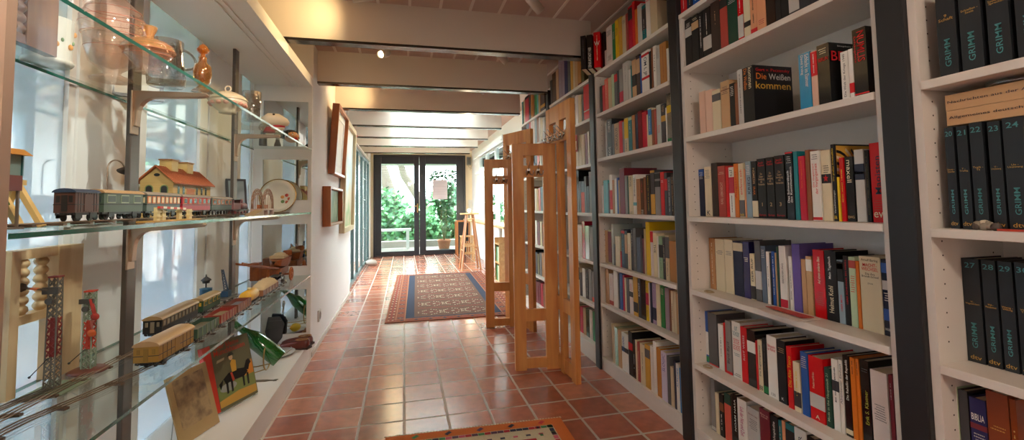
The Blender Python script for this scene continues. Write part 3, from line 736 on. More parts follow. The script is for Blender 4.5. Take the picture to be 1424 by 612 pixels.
1.165 2.0272 0.0407 0.193 maroon
1.165 1.9835 0.0414 0.179 crimson G|1
1.165 1.9704 0.0109 0.162 cream
1.165 1.9393 0.0289 0.187 cream B|azure|.3|.97;P|white|.4|.8
1.165 1.9173 0.0199 0.175 brown
1.165 1.8957 0.0195 0.174 rust
1.165 1.8568 0.0359 0.185 palegrey P|red|.3|.5
1.165 1.8201 0.0337 0.182 charcoal B|ochre|.55|.7;P|tan|.8|.97
1.165 1.8088 0.0085 0.162 white
1.165 1.7737 0.0332 0.219 black B|green|.01|.07;B|yellow|.6|.75
@B 3 0.936
1.165 2.4987 0.0247 0.17 pinkwhite P|black|.1|.9
1.165 2.4366 0.0589 0.195 aqua P|black|.3|.9
1.165 2.4165 0.017 0.179 charcoal
1.165 2.3817 0.0318 0.223 white B|red|.1|.6
1.165 2.3535 0.0266 0.194 lightbrown B|black|.45|.6
1.165 2.3246 0.026 0.199 white
1.165 2.3047 0.0185 0.204 blue
1.165 2.2907 0.0126 0.189 tan
1.165 2.2308 0.0571 0.25 maroon D|.2
1.165 2.2031 0.025 0.207 grey
1.165 2.1889 0.0116 0.203 darkgreen
1.165 2.141 0.0441 0.204 cream T|WECHSEL|charcoal|d|.7|.97|0|.5;P|charcoal|.02|.08
1.165 2.1056 0.0329 0.206 white T|VERGESSENE|navy|d|.45|.92|0|.4;B|aqua|.22|.3
1.165 2.0655 0.0377 0.181 lightbrown P|charcoal|.1|.9
1.165 2.0335 0.0297 0.182 umber P|red|.6|.9;P|white|.02|.15
1.165 2.01 0.0212 0.189 brown
1.165 1.9687 0.0391 0.196 black P|yellow|.1|.95
1.165 1.9309 0.0356 0.216 charcoal B|ochre|.02|.46;B|ochre|.94|.99
1.165 1.8835 0.0443 0.201 grey B|black|.66|.8;B|black|.85|.98
1.165 1.8495 0.0301 0.201 red P|pinkwhite|.75|.82
1.165 1.8249 0.0227 0.196 charcoal B|red|.58|.85
1.165 1.7954 0.0276 0.173 charcoal P|greylight|.1|.9
1.165 1.7765 0.0171 0.19 darkbrown P|tan|.1|.9
@B 4 0.636
1.187 2.5009 0.0411 0.195 tan
1.186 2.4563 0.0414 0.201 beige B|maroon|.05|.95
1.186 2.4283 0.0217 0.238 palegrey D|.2
1.186 2.4085 0.0168 0.123 charcoal
1.186 2.3756 0.0299 0.171 cream B|greydark|.15|.35
1.185 2.3449 0.0277 0.173 cream
1.185 2.3292 0.0129 0.09 red
1.185 2.2871 0.0392 0.211 navy B|red|.9|.97;P|aqua|.1|.9
1.184 2.2571 0.0272 0.206 black B|tan|.4|.9
1.184 2.2174 0.0357 0.195 cream P|red|.1|.7
1.184 2.1915 0.0232 0.222 black P|white|.5|.95
1.183 2.1575 0.0315 0.226 greydark P|tan|.1|.4
1.183 2.1342 0.0197 0.182 slate
1.183 2.1148 0.0181 0.183 slate
1.183 2.0946 0.0178 0.197 charcoal
1.183 2.0771 0.0152 0.18 maroon
1.182 2.0586 0.0161 0.229 beige P|charcoal|.1|.8
1.182 2.0171 0.0381 0.262 yellow P|ochre|.1|.5;D|.2
1.182 1.991 0.0239 0.22 pinkwhite B|red|.75|.99;D|.18
1.181 1.9549 0.0328 0.21 cream T|THE|black|d|.55|.75|0|.5;D|.16
1.181 1.9404 0.0124 0.201 white
1.181 1.907 0.0314 0.199 sage B|black|.5|.8;P|darkgreen|.2|.5
1.181 1.8853 0.0197 0.196 charcoal P|cream|.4|.8
1.18 1.8516 0.0308 0.206 beige B|greydark|.5|.97;P|greydark|.1|.4
1.18 1.7953 0.0544 0.183 caramel D|.14
@B 5 0.4
1.175 2.4824 0.0419 0.204 tan
1.177 2.4301 0.0489 0.181 pinkwhite B|rust|.02|.15;P|rust|.5|.95
1.179 2.3766 0.0486 0.205 white
1.181 2.3592 0.0142 0.199 charcoal
1.182 2.3236 0.0325 0.202 blue P|aqua|.2|.9
1.183 2.3039 0.0167 0.199 crimson
1.184 2.286 0.0149 0.186 cream
1.185 2.2538 0.0293 0.183 greydark
1.186 2.2153 0.0356 0.183 pinkwhite B|charcoal|.5|.65;P|crimson|.7|.9
1.188 2.1699 0.0426 0.204 ochre B|black|.1|.35
1.19 2.1392 0.028 0.199 charcoal T|KUNST|white|u|.55|.9|0|.5
1.191 2.0952 0.0414 0.201 charcoal
1.193 2.07 0.0226 0.2 yellow B|crimson|.4|.7;P|navy|.1|.9
1.194 2.0576 0.0099 0.196 pinkwhite
1.194 2.0381 0.0171 0.199 navy
1.196 2.0059 0.0298 0.199 lilac B|navy|.1|.4;P|navy|.5|.9
1.197 1.9872 0.0163 0.2 cream
1.197 1.97 0.0161 0.203 cream
1.199 1.9352 0.0325 0.197 green P|palegreen|.8|.95
1.2 1.8993 0.0326 0.193 mauve
1.201 1.8876 0.0096 0.191 brown
1.202 1.8656 0.0199 0.187 cream T|NORBERT|greydark|u|.3|.7|0|.3
1.203 1.8471 0.0164 0.189 cream
1.203 1.8289 0.0161 0.185 tan
@B 6 0.085
1.165 2.4039 0.0353 0.217 beige D|.18
1.165 2.3655 0.0343 0.206 sage D|.17
1.165 2.3244 0.0372 0.205 tan D|.18
1.165 2.2459 0.0727 0.203 white B|charcoal|.5|.62;T|BURDENSKI|blue|u|.5|.9|-.2|.3;D|.15
1.165 2.198 0.0425 0.228 black B|red|.58|.75;D|.2
1.165 2.1704 0.0241 0.197 charcoal P|white|.2|.6
1.165 2.1502 0.0169 0.204 cream
1.165 2.1221 0.0248 0.198 rust P|cream|.2|.8
1.165 2.0741 0.0448 0.199 cream P|black|.3|.8
1.165 2.028 0.043 0.209 ochre B|greydark|.7|.9
1.165 1.9968 0.0237 0.215 white
1.165 1.9665 0.0274 0.246 white D|.18
1.165 1.9287 0.035 0.225 caramel D|.18
1.165 1.8816 0.0444 0.22 lilacwhite T|SLOGIC|purple|u|.6|.95|0|.5;D|.16
1.165 1.8543 0.0233 0.213 greydark
1.165 1.8289 0.0228 0.174 beige
1.165 1.8103 0.0136 0.211 navy D|.16
1.165 1.7848 0.023 0.203 white T|AUFSTIEG|azure|u|.5|.9|0|.5
1.165 1.7635 0.019 0.19 azure
@A 0 1.795
1.165 3.4061 0.0448 0.203 greydark
1.165 3.3111 0.0861 0.241 umber P|orange|.6|.9
1.165 3.2477 0.0578 0.242 tan
1.165 3.1709 0.0714 0.3 mauve P|white|.4|.9
1.165 3.1173 0.0484 0.277 mauve
1.165 3.0556 0.0567 0.27 navyblue
1.165 2.996 0.0547 0.245 greydark
1.165 2.9476 0.0437 0.235 ochre
1.165 2.9072 0.0359 0.216 beige
1.165 2.857 0.0458 0.202 tan
1.165 2.8001 0.0527 0.186 caramel B|maroon|.0|.1
1.165 2.7431 0.0508 0.119 olive D|.12
@A 1 1.54
1.165 3.0607 0.0951 0.215 maroon
1.165 2.9872 0.0678 0.219 charcoal
1.165 2.9221 0.0596 0.218 grey B|navy|.5|.7
1.165 2.8646 0.0521 0.202 pinkwhite
1.165 2.8043 0.0553 0.191 beige
1.165 2.7701 0.0292 0.185 greydark
1.165 2.6719 0.0933 0.23 red P|charcoal|.3|.8;B|white|.25|.28
@A 2 1.25
1.165 2.9896 0.0671 0.226 rust
1.165 2.9251 0.059 0.206 beige
1.165 2.8784 0.0415 0.212 cream
1.165 2.8231 0.0502 0.209 cream
1.165 2.7649 0.0532 0.205 beige
1.165 2.7227 0.0375 0.204 maroon
1.165 2.6907 0.0274 0.214 white
@A 3 0.935
1.165 3.0115 0.1077 0.189 brown
1.165 2.8874 0.1186 0.288 black D|.2
1.165 2.8522 0.0301 0.213 greydark
1.165 2.7937 0.0536 0.208 charcoal B|coral|.0|.65
1.165 2.7582 0.0307 0.241 greydark
1.165 2.7167 0.0368 0.174 black B|yellow|.1|.2
1.165 2.6565 0.0556 0.263 umber
@A 4 0.63
1.17 3.0389 0.0846 0.22 greydark
1.17 2.9742 0.0565 0.22 cream
1.17 2.9196 0.0466 0.218 white
1.17 2.8669 0.0451 0.216 white
1.17 2.8159 0.0436 0.244 crimson
1.17 2.7458 0.0629 0.218 greylight
1.17 2.6854 0.0536 0.214 grey
@A 5 0.36
1.19 3.0913 0.0336 0.197 charcoal
1.19 3.0341 0.0489 0.195 white B|black|.1|.3
1.19 2.9789 0.0472 0.21 cream B|black|.5|.9
1.19 2.933 0.0382 0.158 charcoal B|red|.3|.6
1.19 2.8738 0.0517 0.194 white
1.19 2.8238 0.0428 0.187 black P|cream|.1|.9
1.19 2.7685 0.0482 0.201 grey
1.19 2.7152 0.0465 0.195 grey B|coral|.0|.15
@A 6 0.11
1.19 3.0504 0.0655 0.169 beige
1.19 2.9874 0.055 0.169 black P|white|.2|.8
1.19 2.9342 0.0455 0.175 crimson
1.19 2.8827 0.044 0.179 tan
1.19 2.8259 0.0496 0.183 darkgreen
1.19 2.7712 0.0478 0.189 pinkwhite
1.19 2.7248 0.0396 0.187 green
@E 0 1.79
1.165 4.321 0.0374 0.237 teal
1.165 4.2441 0.0442 0.242 cream
1.165 4.1013 0.1348 0.253 crimson B|black|.9|1.0
1.165 4.035 0.0588 0.242 charcoal
1.165 3.9427 0.0851 0.255 caramel
1.165 3.9082 0.0275 0.231 brown
1.165 3.8343 0.0671 0.225 green
1.165 3.7885 0.0391 0.203 aqua
1.165 3.7375 0.0446 0.192 tan
1.165 3.6035 0.1215 0.173 darkbrown B|ochre|.2|.35
@E 1 1.54
1.165 4.1108 0.0913 0.236 slate
1.165 4.0519 0.0514 0.23 crimson
1.165 3.9805 0.0642 0.234 pinkwhite
1.165 3.9182 0.0553 0.231 pinkwhite
1.165 3.8577 0.0537 0.229 greyblue
1.165 3.7924 0.0586 0.227 brown
1.165 3.748 0.0381 0.22 white
1.165 3.68 0.0617 0.206 beige P|charcoal|.1|.9
1.165 3.6143 0.0597 0.198 greylight
@E 2 1.25
1.165 4.0571 0.0784 0.218 white
1.165 3.9446 0.0933 0.224 charcoal
1.165 3.861 0.0714 0.187 navy
1.165 3.7977 0.0575 0.187 coral
1.165 3.7252 0.0611 0.18 beige
1.165 3.6291 0.0853 0.163 greylight
@E 3 0.935
1.165 4.0656 0.0912 0.225 beige
1.165 3.9658 0.087 0.221 brown
1.165 3.8999 0.0538 0.203 cream
1.165 3.8474 0.0407 0.198 ochre
1.165 3.785 0.0509 0.204 coral
1.165 3.703 0.0709 0.209 charcoal
1.165 3.6397 0.0579 0.207 grey
@E 4 0.63
1.17 4.0034 0.1131 0.209 charcoal
1.17 3.9194 0.0597 0.217 white
1.17 3.8386 0.069 0.207 maroon
1.17 3.7718 0.0555 0.215 cream
1.17 3.6756 0.0853 0.208 brown
@E 5 0.36
1.18 4.0433 0.1265 0.211 black
1.18 3.9708 0.048 0.197 navy
1.18 3.9008 0.0582 0.187 olive
1.18 3.833 0.0563 0.202 greydark
1.18 3.7249 0.0971 0.207 caramel
@E 6 0.1
1.18 4.0364 0.0995 0.193 navy
1.18 3.953 0.0713 0.192 maroon
1.18 3.884 0.0573 0.197 maroon
1.18 3.8173 0.0554 0.196 crimson
1.18 3.7422 0.0642 0.203 brown
"""
def run_books():
    shelves = {}; cur = None
    for ln in DATA.strip().split('\n'):
        if ln[0] == '@':
            b, k, z = ln[1:].split(); cur = shelves.setdefault((b, int(k)), []); zz = float(z)
        else:
            q = ln.split(' ', 5); cur.append((float(q[0]), float(q[1]), float(q[2]), float(q[3]), q[4], q[5] if len(q) > 5 else '', zz))
    alls = sorted((v[2]*v[3]/(max(v[1], .8)**2), key, i) for key, L in shelves.items() for i, v in enumerate(L))
    small = {(k, i) for _, k, i in alls[:max(0, len(alls)-300)]}
    rest = MB()
    for (bay, lev), L in shelves.items():
        n = len(L); desc = []
        for (xs, y, w, h, col, op, z) in L:
            size = 'slim ' if w < .014 else 'thick ' if w > .045 else ''
            size += 'tall ' if h > .225 else 'low ' if h < .165 else ''
            cn = CN.get(col, col.replace('_', ' '))
            band = ''
            for o in op.split(';'):
                q = o.split('|')
                if q[0] == 'B' and not band: band = ' with %s %s' % (CN.get(q[1], q[1]), 'top' if float(q[3]) > .9 else 'foot' if float(q[2]) < .08 else 'band')
            if not band:
                for o in op.split(';'):
                    q = o.split('|')
                    if q[0] in 'TP' and len(q) > 2 and not band: band = ' lettered in %s' % CN.get(q[2] if q[0] == 'T' else q[1], q[2] if q[0] == 'T' else q[1]).replace('tealtext', 'teal')
            desc.append((size, cn, band))
        full = [a+b+' book'+c for a, b, c in desc]
        where = LEV[lev]+' of '+SHN[bay]
        for i, (xs, y, w, h, col, op, z) in enumerate(L):
            y_lo, y_hi = {'C': (.874, 1.657), 'D': (-.077, .772), 'B': (1.759, 2.544), 'A': (2.642, 3.430), 'E': (3.527, 4.342)}[bay]
            if lev == 0: y_lo -= .016; y_hi += .016
            e = min(y+w, y_hi); y = max(y, y_lo+.0003); w = max(e-y, .006)
            num = [q.split('|')[1] for q in op.split(';') if q.startswith('T|') and q.split('|')[1] in NUMW]
            if col == 'grimm':
                if num: lab = 'black dictionary volume numbered %s in teal on its spine' % NUMW[num[0]]
                else: lab = 'black dictionary volume on the highest shelf of dictionaries, %s from its post' % ORD[i]
            elif full.count(full[i]) == 1 and desc[i][2]: lab = full[i]+', '+where
            else:
                lab = '%s, %s from far post, %s' % (full[i], ORD[i], where)
            if len(lab.replace(',', '').split()) > 16:
                a = (desc[i][0].split() or [''])[0]
                lab = '%s%s book, %s from far post, %s' % (a+' ' if a else '', desc[i][1], ORD[i], where)
            if len(lab.replace(',', '').split()) > 16: lab = '%s book, %s from far post, %s' % (desc[i][1], ORD[i], where)
            rr = random.Random(i*77+lev*13+ord(bay)); d = rr.uniform(.115, .15)
            for o in op.split(';'):
                if o.startswith('D|'): d = float(o[2:])
            if 'X|' in op: xs += .05
            d = min(d, 1.376-xs); h2 = h; gl = 'G|1' in op or (rr.random() < .22 and col != 'grimm')
            w2 = w-.0012
            if ((bay, lev), i) in small:
                rest.box(xs, xs+d, y, y+w2, z, z+h2-.002, pc(col)); continue
            mb = MB(); t = book_parts(mb, w2, h2, d, pc(col, gl))
            o = mb.build('book', None); tag(o, lab, 'book', 'books on the %s of %s' % (LEV[lev], SHN[bay]), (xs, y, z+.0005))
            MB().box(t, d-.004, t, w2-t, .0008, h2-.0035).build('page_block', PAGE, o)
            if op: spine(o, w2, h2, d, op, None)
    o = rest.build('distant_book', None, kind='stuff'); o['label'] = 'small far books filling gaps on the shelves of the book wall'; o['category'] = 'books'
run_books()
# the books pushed out over the end of the top shelf, spines towards the passage
def loose(label, x, y, z, rz, w, h, d, col, op, gloss=True):
    mb = MB(); t = book_parts(mb, w, h, d, pc(col, gloss)); o = mb.build('book', None); tag(o, label, 'book', 'books jutting out at the end of the top shelf', (x, y, z), rz)
    MB().box(t, d-.004, t, w-t, .0008, h-.004).build('page_block', PAGE, o); spine(o, w, h, d, op, None); return o
RZ = rad(52)
loose('black book jutting out over the top shelf end, closest to the beam', 1.066, 2.475, 1.8012, RZ, .032, .205, .14, 'black', 'P|greydark|.3|.9')
loose('black book with white upright lettering jutting out beside the thick red one', 1.098, 2.452, 1.8012, RZ, .034, .205, .14, 'black', 'T|ZENSURSTADT HEB|white|u|.02|.62|0|.5')
loose('thick glossy red book with white letter jutting out at the end of the top shelf', 1.137, 2.424, 1.8012, RZ, .040, .215, .14, 'red', 'P|cream|.2|.9;T|W|white|h|.62|.74')

# things lying about on the shelves
def flat_book(label, x, y, z, w, d, h, col, op):
    t = MB(); t.box(0, d, 0, w, 0, .002, pc(col)); t.box(0, d, 0, w, h-.002, h, pc(col)); t.box(0, .002, 0, w, .002, h-.002, pc(col)); o = t.build('book', None)
    tag(o, label, 'book', 'tan books lying on the dictionary volumes', (x, y, z)); MB().box(.003, d-.004, .004, w-.004, .0025, h-.0025).build('page_block', PAGE, o)
    L = MB(); put_text(L, op, (-.0009, w/2+.02, h/2), (0, 1, 0) if False else (0, -1, 0), (0, 0, 1), w*.80, h*.22, ink('charcoal')); L.build('spine_lettering', None, o)
flat_book('lower of the two tan books lying flat on the numbered dictionary volumes', 1.183, .50, 1.1580, .243, .14, .033, 'tan', 'Allgemeines deutsches Künstler')
flat_book('upper of the two tan books lying flat on the numbered dictionary volumes', 1.185, .50, 1.1920, .245, .14, .035, 'tan', 'Nachrichten aus der Allgemeinen')
o = MB().lathe((0, 0, 0), [(.005, 0), (.04, 0), (.045, .006), (.05, .016), (.046, .016), (.036, .006), (.005, .006)], n=28).build('glass_dish', glassy('dish_glass', 'F0F0E8', gloss=.2, body=.2, bodycol='D8CDB8')); tag(o, 'small round glass dish on top of the flat tan books', 'dish', loc=(1.26, .66, 1.2275))
m = MB(); rr = random.Random(9)
for i in range(26):
    a = rr.uniform(0, 2*PI); r = rr.uniform(0, .02); m.ball((math.cos(a)*r*.55, math.sin(a)*r*1.2, .006+rr.uniform(0, .008)), rr.uniform(.005, .009), rr.choice([mat('mottled_grey', '8E8678', .8), mat('mottled_cream', 'C9BFA8', .8), mat('mottled_dark', '57504A', .8)]), 8)
o = m.build('stone', None); tag(o, 'mottled grey pebble lying before the dictionary volumes numbered in the twenties', 'stone', loc=(1.164, .675, .9305))
o = MB().box(0, .012, 0, .17, 0, .004).build('ruler', mat('orange_strip', 'C2442A', .5)); tag(o, 'thin orange-red strip lying along the feet of the dictionary volumes', 'strip', loc=(1.166, .57, .9305)); o.location.x = 1.153; o.location.y = .5; o.scale = (.8, .9, 1)
# papers on the fifth shelf down
def sheet(name, label, pts, z, m, loc, rz):
    b = MB(); n = len(pts); vs = [(x, y, z+dz) for x, y, dz in pts]+[(x, y, z+dz+.0015) for x, y, dz in pts]
    b.faces(vs, [tuple(range(n))[::-1], tuple(range(n, 2*n))]+[(i, (i+1) % n, n+(i+1) % n, n+i) for i in range(n)], m)
    return tag(b.build(name, None), label, 'paper', 'papers lying on the shelf edge', loc, rz)
sheet('paper_sheet', 'crumpled white leaflet lying under the red card on the shelf edge', [(-.004, -.09, 0), (.07, -.10, .004), (.075, .0, .006), (.06, .08, .001), (.01, .085, .0), (-.008, .03, .002)], 0, mat('leaflet', 'DAD0C4', .7, vary=.15, bscale=80), (1.140, 1.215, .6365), 0)
sheet('red_card', 'red folded card lying on the white leaflet at the shelf edge', [(.015, -.085, 0), (.055, -.09, .0), (.06, .055, .0), (.03, .07, .0)], .008, mat('red_card', 'B8402C', .5), (1.143, 1.215, .6365), 0)
for (x, y, z, r, lab) in ((1.19, 1.58, .6365, .016, 'small coil of pale string on the shelf with the red card'), (1.185, 1.60, .3385, .015, 'small coil of pale string under the blue book by the far post')):
    m = MB()
    for k in range(3): m.tube([(math.cos(a*PI/8)*(r-k*.003), math.sin(a*PI/8)*(r*1.4-k*.003), .0022+k*.0015) for a in range(16)], .0012, n=5, closed=True)
    o = m.build('string_coil', mat('string', 'B8A27E', .8)); tag(o, lab, 'string', loc=(x-.01, y, z))
# red paper bag among the cream books
m = MB(); m.box(0, .004, -.07, .07, 0, .115, mat('bag_red', 'B81E28', .5)); m.box(-.0015, .0005, -.068, .065, .012, .072, mat('bag_cream', 'E2D2BC', .6)); m.tube(arc((.002, 0, .115), .03, 0, 180, 10, 'YZ'), .003, mat('bag_red', 'B81E28', .5), n=6)
o = m.build('paper_bag', None); tag(o, 'red and cream printed bag hanging before the cream books beside the coat stand', 'bag', loc=(1.148, 2.93, 1.35))
for i in range(3):
    mm = MB(); mm.ball((-.003, -.03+i*.02, .05), .006, mat('bag_print', 'B23038', .6), 8, (.2, 1, 1)); mm.bar((-.003, -.03+i*.02, .045), (-.003, -.035+i*.02, .028), .004, .002, mat('bag_print', 'B23038', .6))
    mm.build('printed_figure', None, o)

# ------------------------------------------------------------------ coat stands
BEECH = wood('beech_wood', 'C67C3C', 'E4A65E', 2.2, .38, 'Z', 10)
CHROME = mat('chrome', 'C9C8C4', .18, metal=1)
def hook(parent, x, y, z, n):
    """double coat hook on a rail; n: outward normal (x, y) in the stand's space"""
    nx, ny = n; tx, ty = -ny, nx; m = MB(); S = 1.35
    def p(a, b, c): return (x+nx*a*S+tx*b*S, y+ny*a*S+ty*b*S, z+c*S)
    m.tube([p(0, 0, .006), p(.004, 0, .006)], .010, n=12)
    m.tube([p(.003, 0, 0), p(.012, -.008, -.016), p(.026, -.013, -.020), p(.036, -.016, -.010), p(.038, -.016, .002)], .004, n=6, radii=[.006, .005, .004, .0035, .0045])
    m.tube([p(.003, 0, 0), p(.012, .008, -.016), p(.026, .013, -.020), p(.036, .016, -.010), p(.038, .016, .002)], .004, n=6, radii=[.006, .005, .004, .0035, .0045])
    m.tube([p(.003, 0, .008), p(.014, 0, .018), p(.028, 0, .032), p(.036, 0, .040)], .003, n=6)
    m.build('coat_hook', CHROME, parent)
def panel(t, p0, ang, W, H, stiles, rails, name):
    """one leaf of a coat stand: stiles (a, b) along its width, rails (z0, z1); p0 local start, ang its direction"""
    ca, sa = math.cos(ang), math.sin(ang); T = .016
    def bx(mb, a0, a1, z0, z1, th=T):
        c = (p0[0]+ca*(a0+a1)/2, p0[1]+sa*(a0+a1)/2, (z0+z1)/2); mb.obox(c, ((ca, sa, 0), (-sa, ca, 0), (0, 0, 1)), ((a1-a0)/2, th, (z1-z0)/2))
    for a, b in stiles: m = MB(); bx(m, a, b, 0, H); m.build('stile', BEECH, t, bevel=.002)
    for z0, z1 in rails:
        for (a, b), (c, d) in zip(stiles, stiles[1:]):
            m = MB(); bx(m, b, c, z0, z1, T*.85); m.build('rail', BEECH, t)
SM = [(0, .07), (.192, .27)]; RS = [(.012, .07), (.29, .36), (1.165, 1.235), (1.30, 1.372)]
ST = [(0, .06), (.165, .215), (.33, .385)]; RT = [(.012, .09), (.36, .44), (1.37, 1.43), (1.50, 1.60)]
def stand(label, loc, angT, offS, angS):
    t = thing('coat_stand', label, 'coat stand', loc, 0, 'beech coat stands')
    panel(t, (0, 0), angT, .385, 1.60, ST, RT, 'tall'); panel(t, offS, angS, .27, 1.372, SM, RS, 'small')
    nT = (math.cos(angT+PI/2), math.sin(angT+PI/2)); nS = (math.cos(angS-PI/2), math.sin(angS-PI/2))
    for a in (.085, .135, .235, .30):
        hook(t, math.cos(angT)*a+nT[0]*.016, math.sin(angT)*a+nT[1]*.016, 1.40, nT)
    for a in (.10, .16):
        hook(t, offS[0]+math.cos(angS)*a+nS[0]*.016, offS[1]+math.sin(angS)*a+nS[1]*.016, 1.20, nS)
        hook(t, offS[0]+math.cos(angS)*a-nS[0]*.016, offS[1]+math.sin(angS)*a-nS[1]*.016, 1.20, (-nS[0], -nS[1]))
    return t
stand('tall beech coat stand closest to the bookcases with four hooks in a row', (.935, 2.385, 0), rad(93), (-.285, .305), rad(-6))
stand('beech coat stand further down the passage, beside the patterned brown rug', (.995, 3.43, 0), rad(112), (-.345, .245), rad(-8))

# ------------------------------------------------------------------ rugs
def rug(name, label, loc, rz, W, Lh, th, draw, base):
    t = MB(); t.box(-W/2, W/2, -Lh/2, Lh/2, 0, th, base); draw(t, W, Lh, th); o = t.build(name, None); return tag(o, label, 'rug', loc=loc, rz=rz)
RBROWN = mat('rug_brown', '644232', .95, bump=.5, bscale=300, vary=.25); RNAVY = mat('rug_navy', '23293F', .95, bump=.5, bscale=300); RORG = mat('rug_rust', '8A4628', .95, bump=.5, bscale=300, vary=.25)
RCRM = mat('rug_cream', 'D0BE9E', .95); RRED = mat('rug_red', '8E2E2C', .95, vary=.2); RLT = mat('rug_light', 'A87A5C', .95)
def quad(t, x, y, w, l, z, m, rot=0):
    c, s = math.cos(rot), math.sin(rot)
    t.faces([(x+c*a*w/2-s*b*l/2, y+s*a*w/2+c*b*l/2, z) for a, b in ((-1, -1), (1, -1), (1, 1), (-1, 1))], [(0, 1, 2, 3)], m)
def draw1(t, W, L, th):
    z = th+.0006
    def R(x0, x1, y0, y1, m, dz=0): quad(t, (x0+x1)/2, (y0+y1)/2, x1-x0, y1-y0, z+dz, m)
    R(-W/2, W/2, -L/2, L/2, RORG); R(-W/2+.17, W/2-.17, -L/2+.10, L/2-.10, RNAVY, .0003); R(-W/2+.245, W/2-.245, -L/2+.13, L/2-.13, RBROWN, .0006)
    r = random.Random(2); zz = z+.001
    for s in (-1, 1):
        for k in range(46):                                   # end borders: small dark combs and rust diamonds
            y = -L/2+.06+k*(L-.12)/45; quad(t, s*(W/2-.045), y, .05, .018, zz, RNAVY if k % 2 else RCRM); quad(t, s*(W/2-.045), y, .02, .03, zz+.0003, RRED)
        for k in range(14):
            y = -L/2+.13+k*(L-.26)/13; quad(t, s*(W/2-.125), y, .045, .045, zz, RNAVY, PI/4); quad(t, s*(W/2-.125), y, .02, .02, zz+.0003, RLT, PI/4)
            quad(t, s*(W/2-.125), y+.07, .06, .012, zz, RRED)
        t_ = s*(W/2-.155)
        quad(t, s*(W/2-.088), 0, .006, L-.04, zz, RLT); quad(t, s*(W/2-.165), 0, .006, L-.04, zz, RLT)
        for k in range(18):
            x = -W/2+.08+k*(W-.16)/17; quad(t, x, s*(L/2-.045), .03, .03, zz, RNAVY if k % 2 else RRED, PI/4); quad(t, x, s*(L/2-.085), .045, .008, zz, RLT)
    FX = W/2-.27; FY = L/2-.16; rows = 7; colsn = 3
    for j in range(rows):
        for i in range(colsn+(j % 2)):
            cx = (-FX+.13)+i*((2*FX-.26)/(colsn-1)) - (.16 if j % 2 else 0); cy = -FY+.13+j*(2*FY-.26)/(rows-1)
            for k in range(28):
                a = k*2*PI/28; rx, ry = .125, .085; e = abs(math.cos(a))+abs(math.sin(a)); x = cx+math.cos(a)*rx/e*1.15; y = cy+math.sin(a)*ry/e*1.2
                if abs(x) < FX: (quad(t, x, y, .013, .013, zz, RCRM, a) if k % 4 else None)
                x = cx+math.cos(a)*rx/e*.6; y = cy+math.sin(a)*ry/e*.6
                if abs(x) < FX and k % 2: quad(t, x, y, .012, .014, zz, RRED, a)
            if abs(cx) < FX-.02: quad(t, cx, cy, .03, .02, zz, RCRM, PI/4); quad(t, cx, cy, .012, .012, zz+.0003, RNAVY, PI/4)
    for j in range(rows-1):
        y = -FY+.13+(j+.5)*(2*FY-.26)/(rows-1)
        for k in range(34):
            x = -FX+.02+k*(2*FX-.04)/33; quad(t, x, y+(.006 if k % 2 else -.006), .01, .035, zz, RRED if k % 3 else RORG)
    for k in range(110):                                      # fringe
        y = -L/2+k*L/109; l = r.uniform(.012, .022)
        for s in (-1, 1): quad(t, s*(W/2+l/2-.002), y, l, .006, .003, RLT)
rug('patterned_rug', 'long brown and navy patterned rug lying on the tiles before the garden door', (.475, 5.36, .0005), rad(-1.5), 1.20, 2.68, .008, draw1, RORG)
R2O = mat('rug_orange', 'CC6A22', .95, bump=.6, bscale=260, vary=.3); R2C = mat('rug_ivory', 'CDBFA0', .95, vary=.15, bscale=100); R2R = mat('rug_crimson', 'B3242E', .95, bump=.5, bscale=200, vary=.3)
R2N = [mat('knot_navy', '2B3048', .95), mat('knot_green', '4E8A58', .95), mat('knot_pink', 'C85A72', .95), mat('knot_plum', '5A3A52', .95), mat('knot_red', 'B3242E', .95)]
def draw2(t, W, L, th):
    z = th+.0006
    def R(i, m, dz): quad(t, 0, 0, W-2*i, L-2*i, z+dz, m)
    R(.0, R2O, 0); R(.055, R2C, .0003); R(.105, R2C, .0006); R(.155, R2R, .0009)
    r = random.Random(8)
    for s in (-1, 1):
        for k in range(24):
            x = -W/2+.07+k*(W-.14)/23; quad(t, x, s*(L/2-.07), .026, .02, z+.0014, r.choice(R2N)); quad(t, x, s*(L/2-.125), .02, .014, z+.0014, r.choice(R2N)) if k % 2 else 0
            if k % 5 == 2: quad(t, x, s*(L/2-.028), .03, .018, z+.0014, r.choice(R2N), PI/4)
        for k in range(34):
            y = -L/2+.07+k*(L-.14)/33; quad(t, s*(W/2-.07), y, .02, .026, z+.0014, r.choice(R2N)); quad(t, s*(W/2-.125), y, .014, .02, z+.0014, r.choice(R2N)) if k % 2 else 0
    for k in range(60):
        x = -W/2+k*W/59
        for s in (-1, 1): quad(t, x, s*(L/2+.004), .010, r.uniform(.008, .022), z-.001, R2C)
    for i in range(3):
        for j in range(4):
            quad(t, (i-1)*.2, (j-1.5)*.22, .09, .09, z+.0014, R2N[0], PI/4); quad(t, (i-1)*.2, (j-1.5)*.22, .05, .05, z+.0017, R2C, PI/4); quad(t, (i-1)*.2, (j-1.5)*.22, .025, .025, z+.002, R2O, PI/4)
rug('wool_rug', 'orange bordered multicoloured wool rug in front of the bookcases', (.29, 1.455, .0005), rad(-2), .78, 1.18, .011, draw2, R2O)
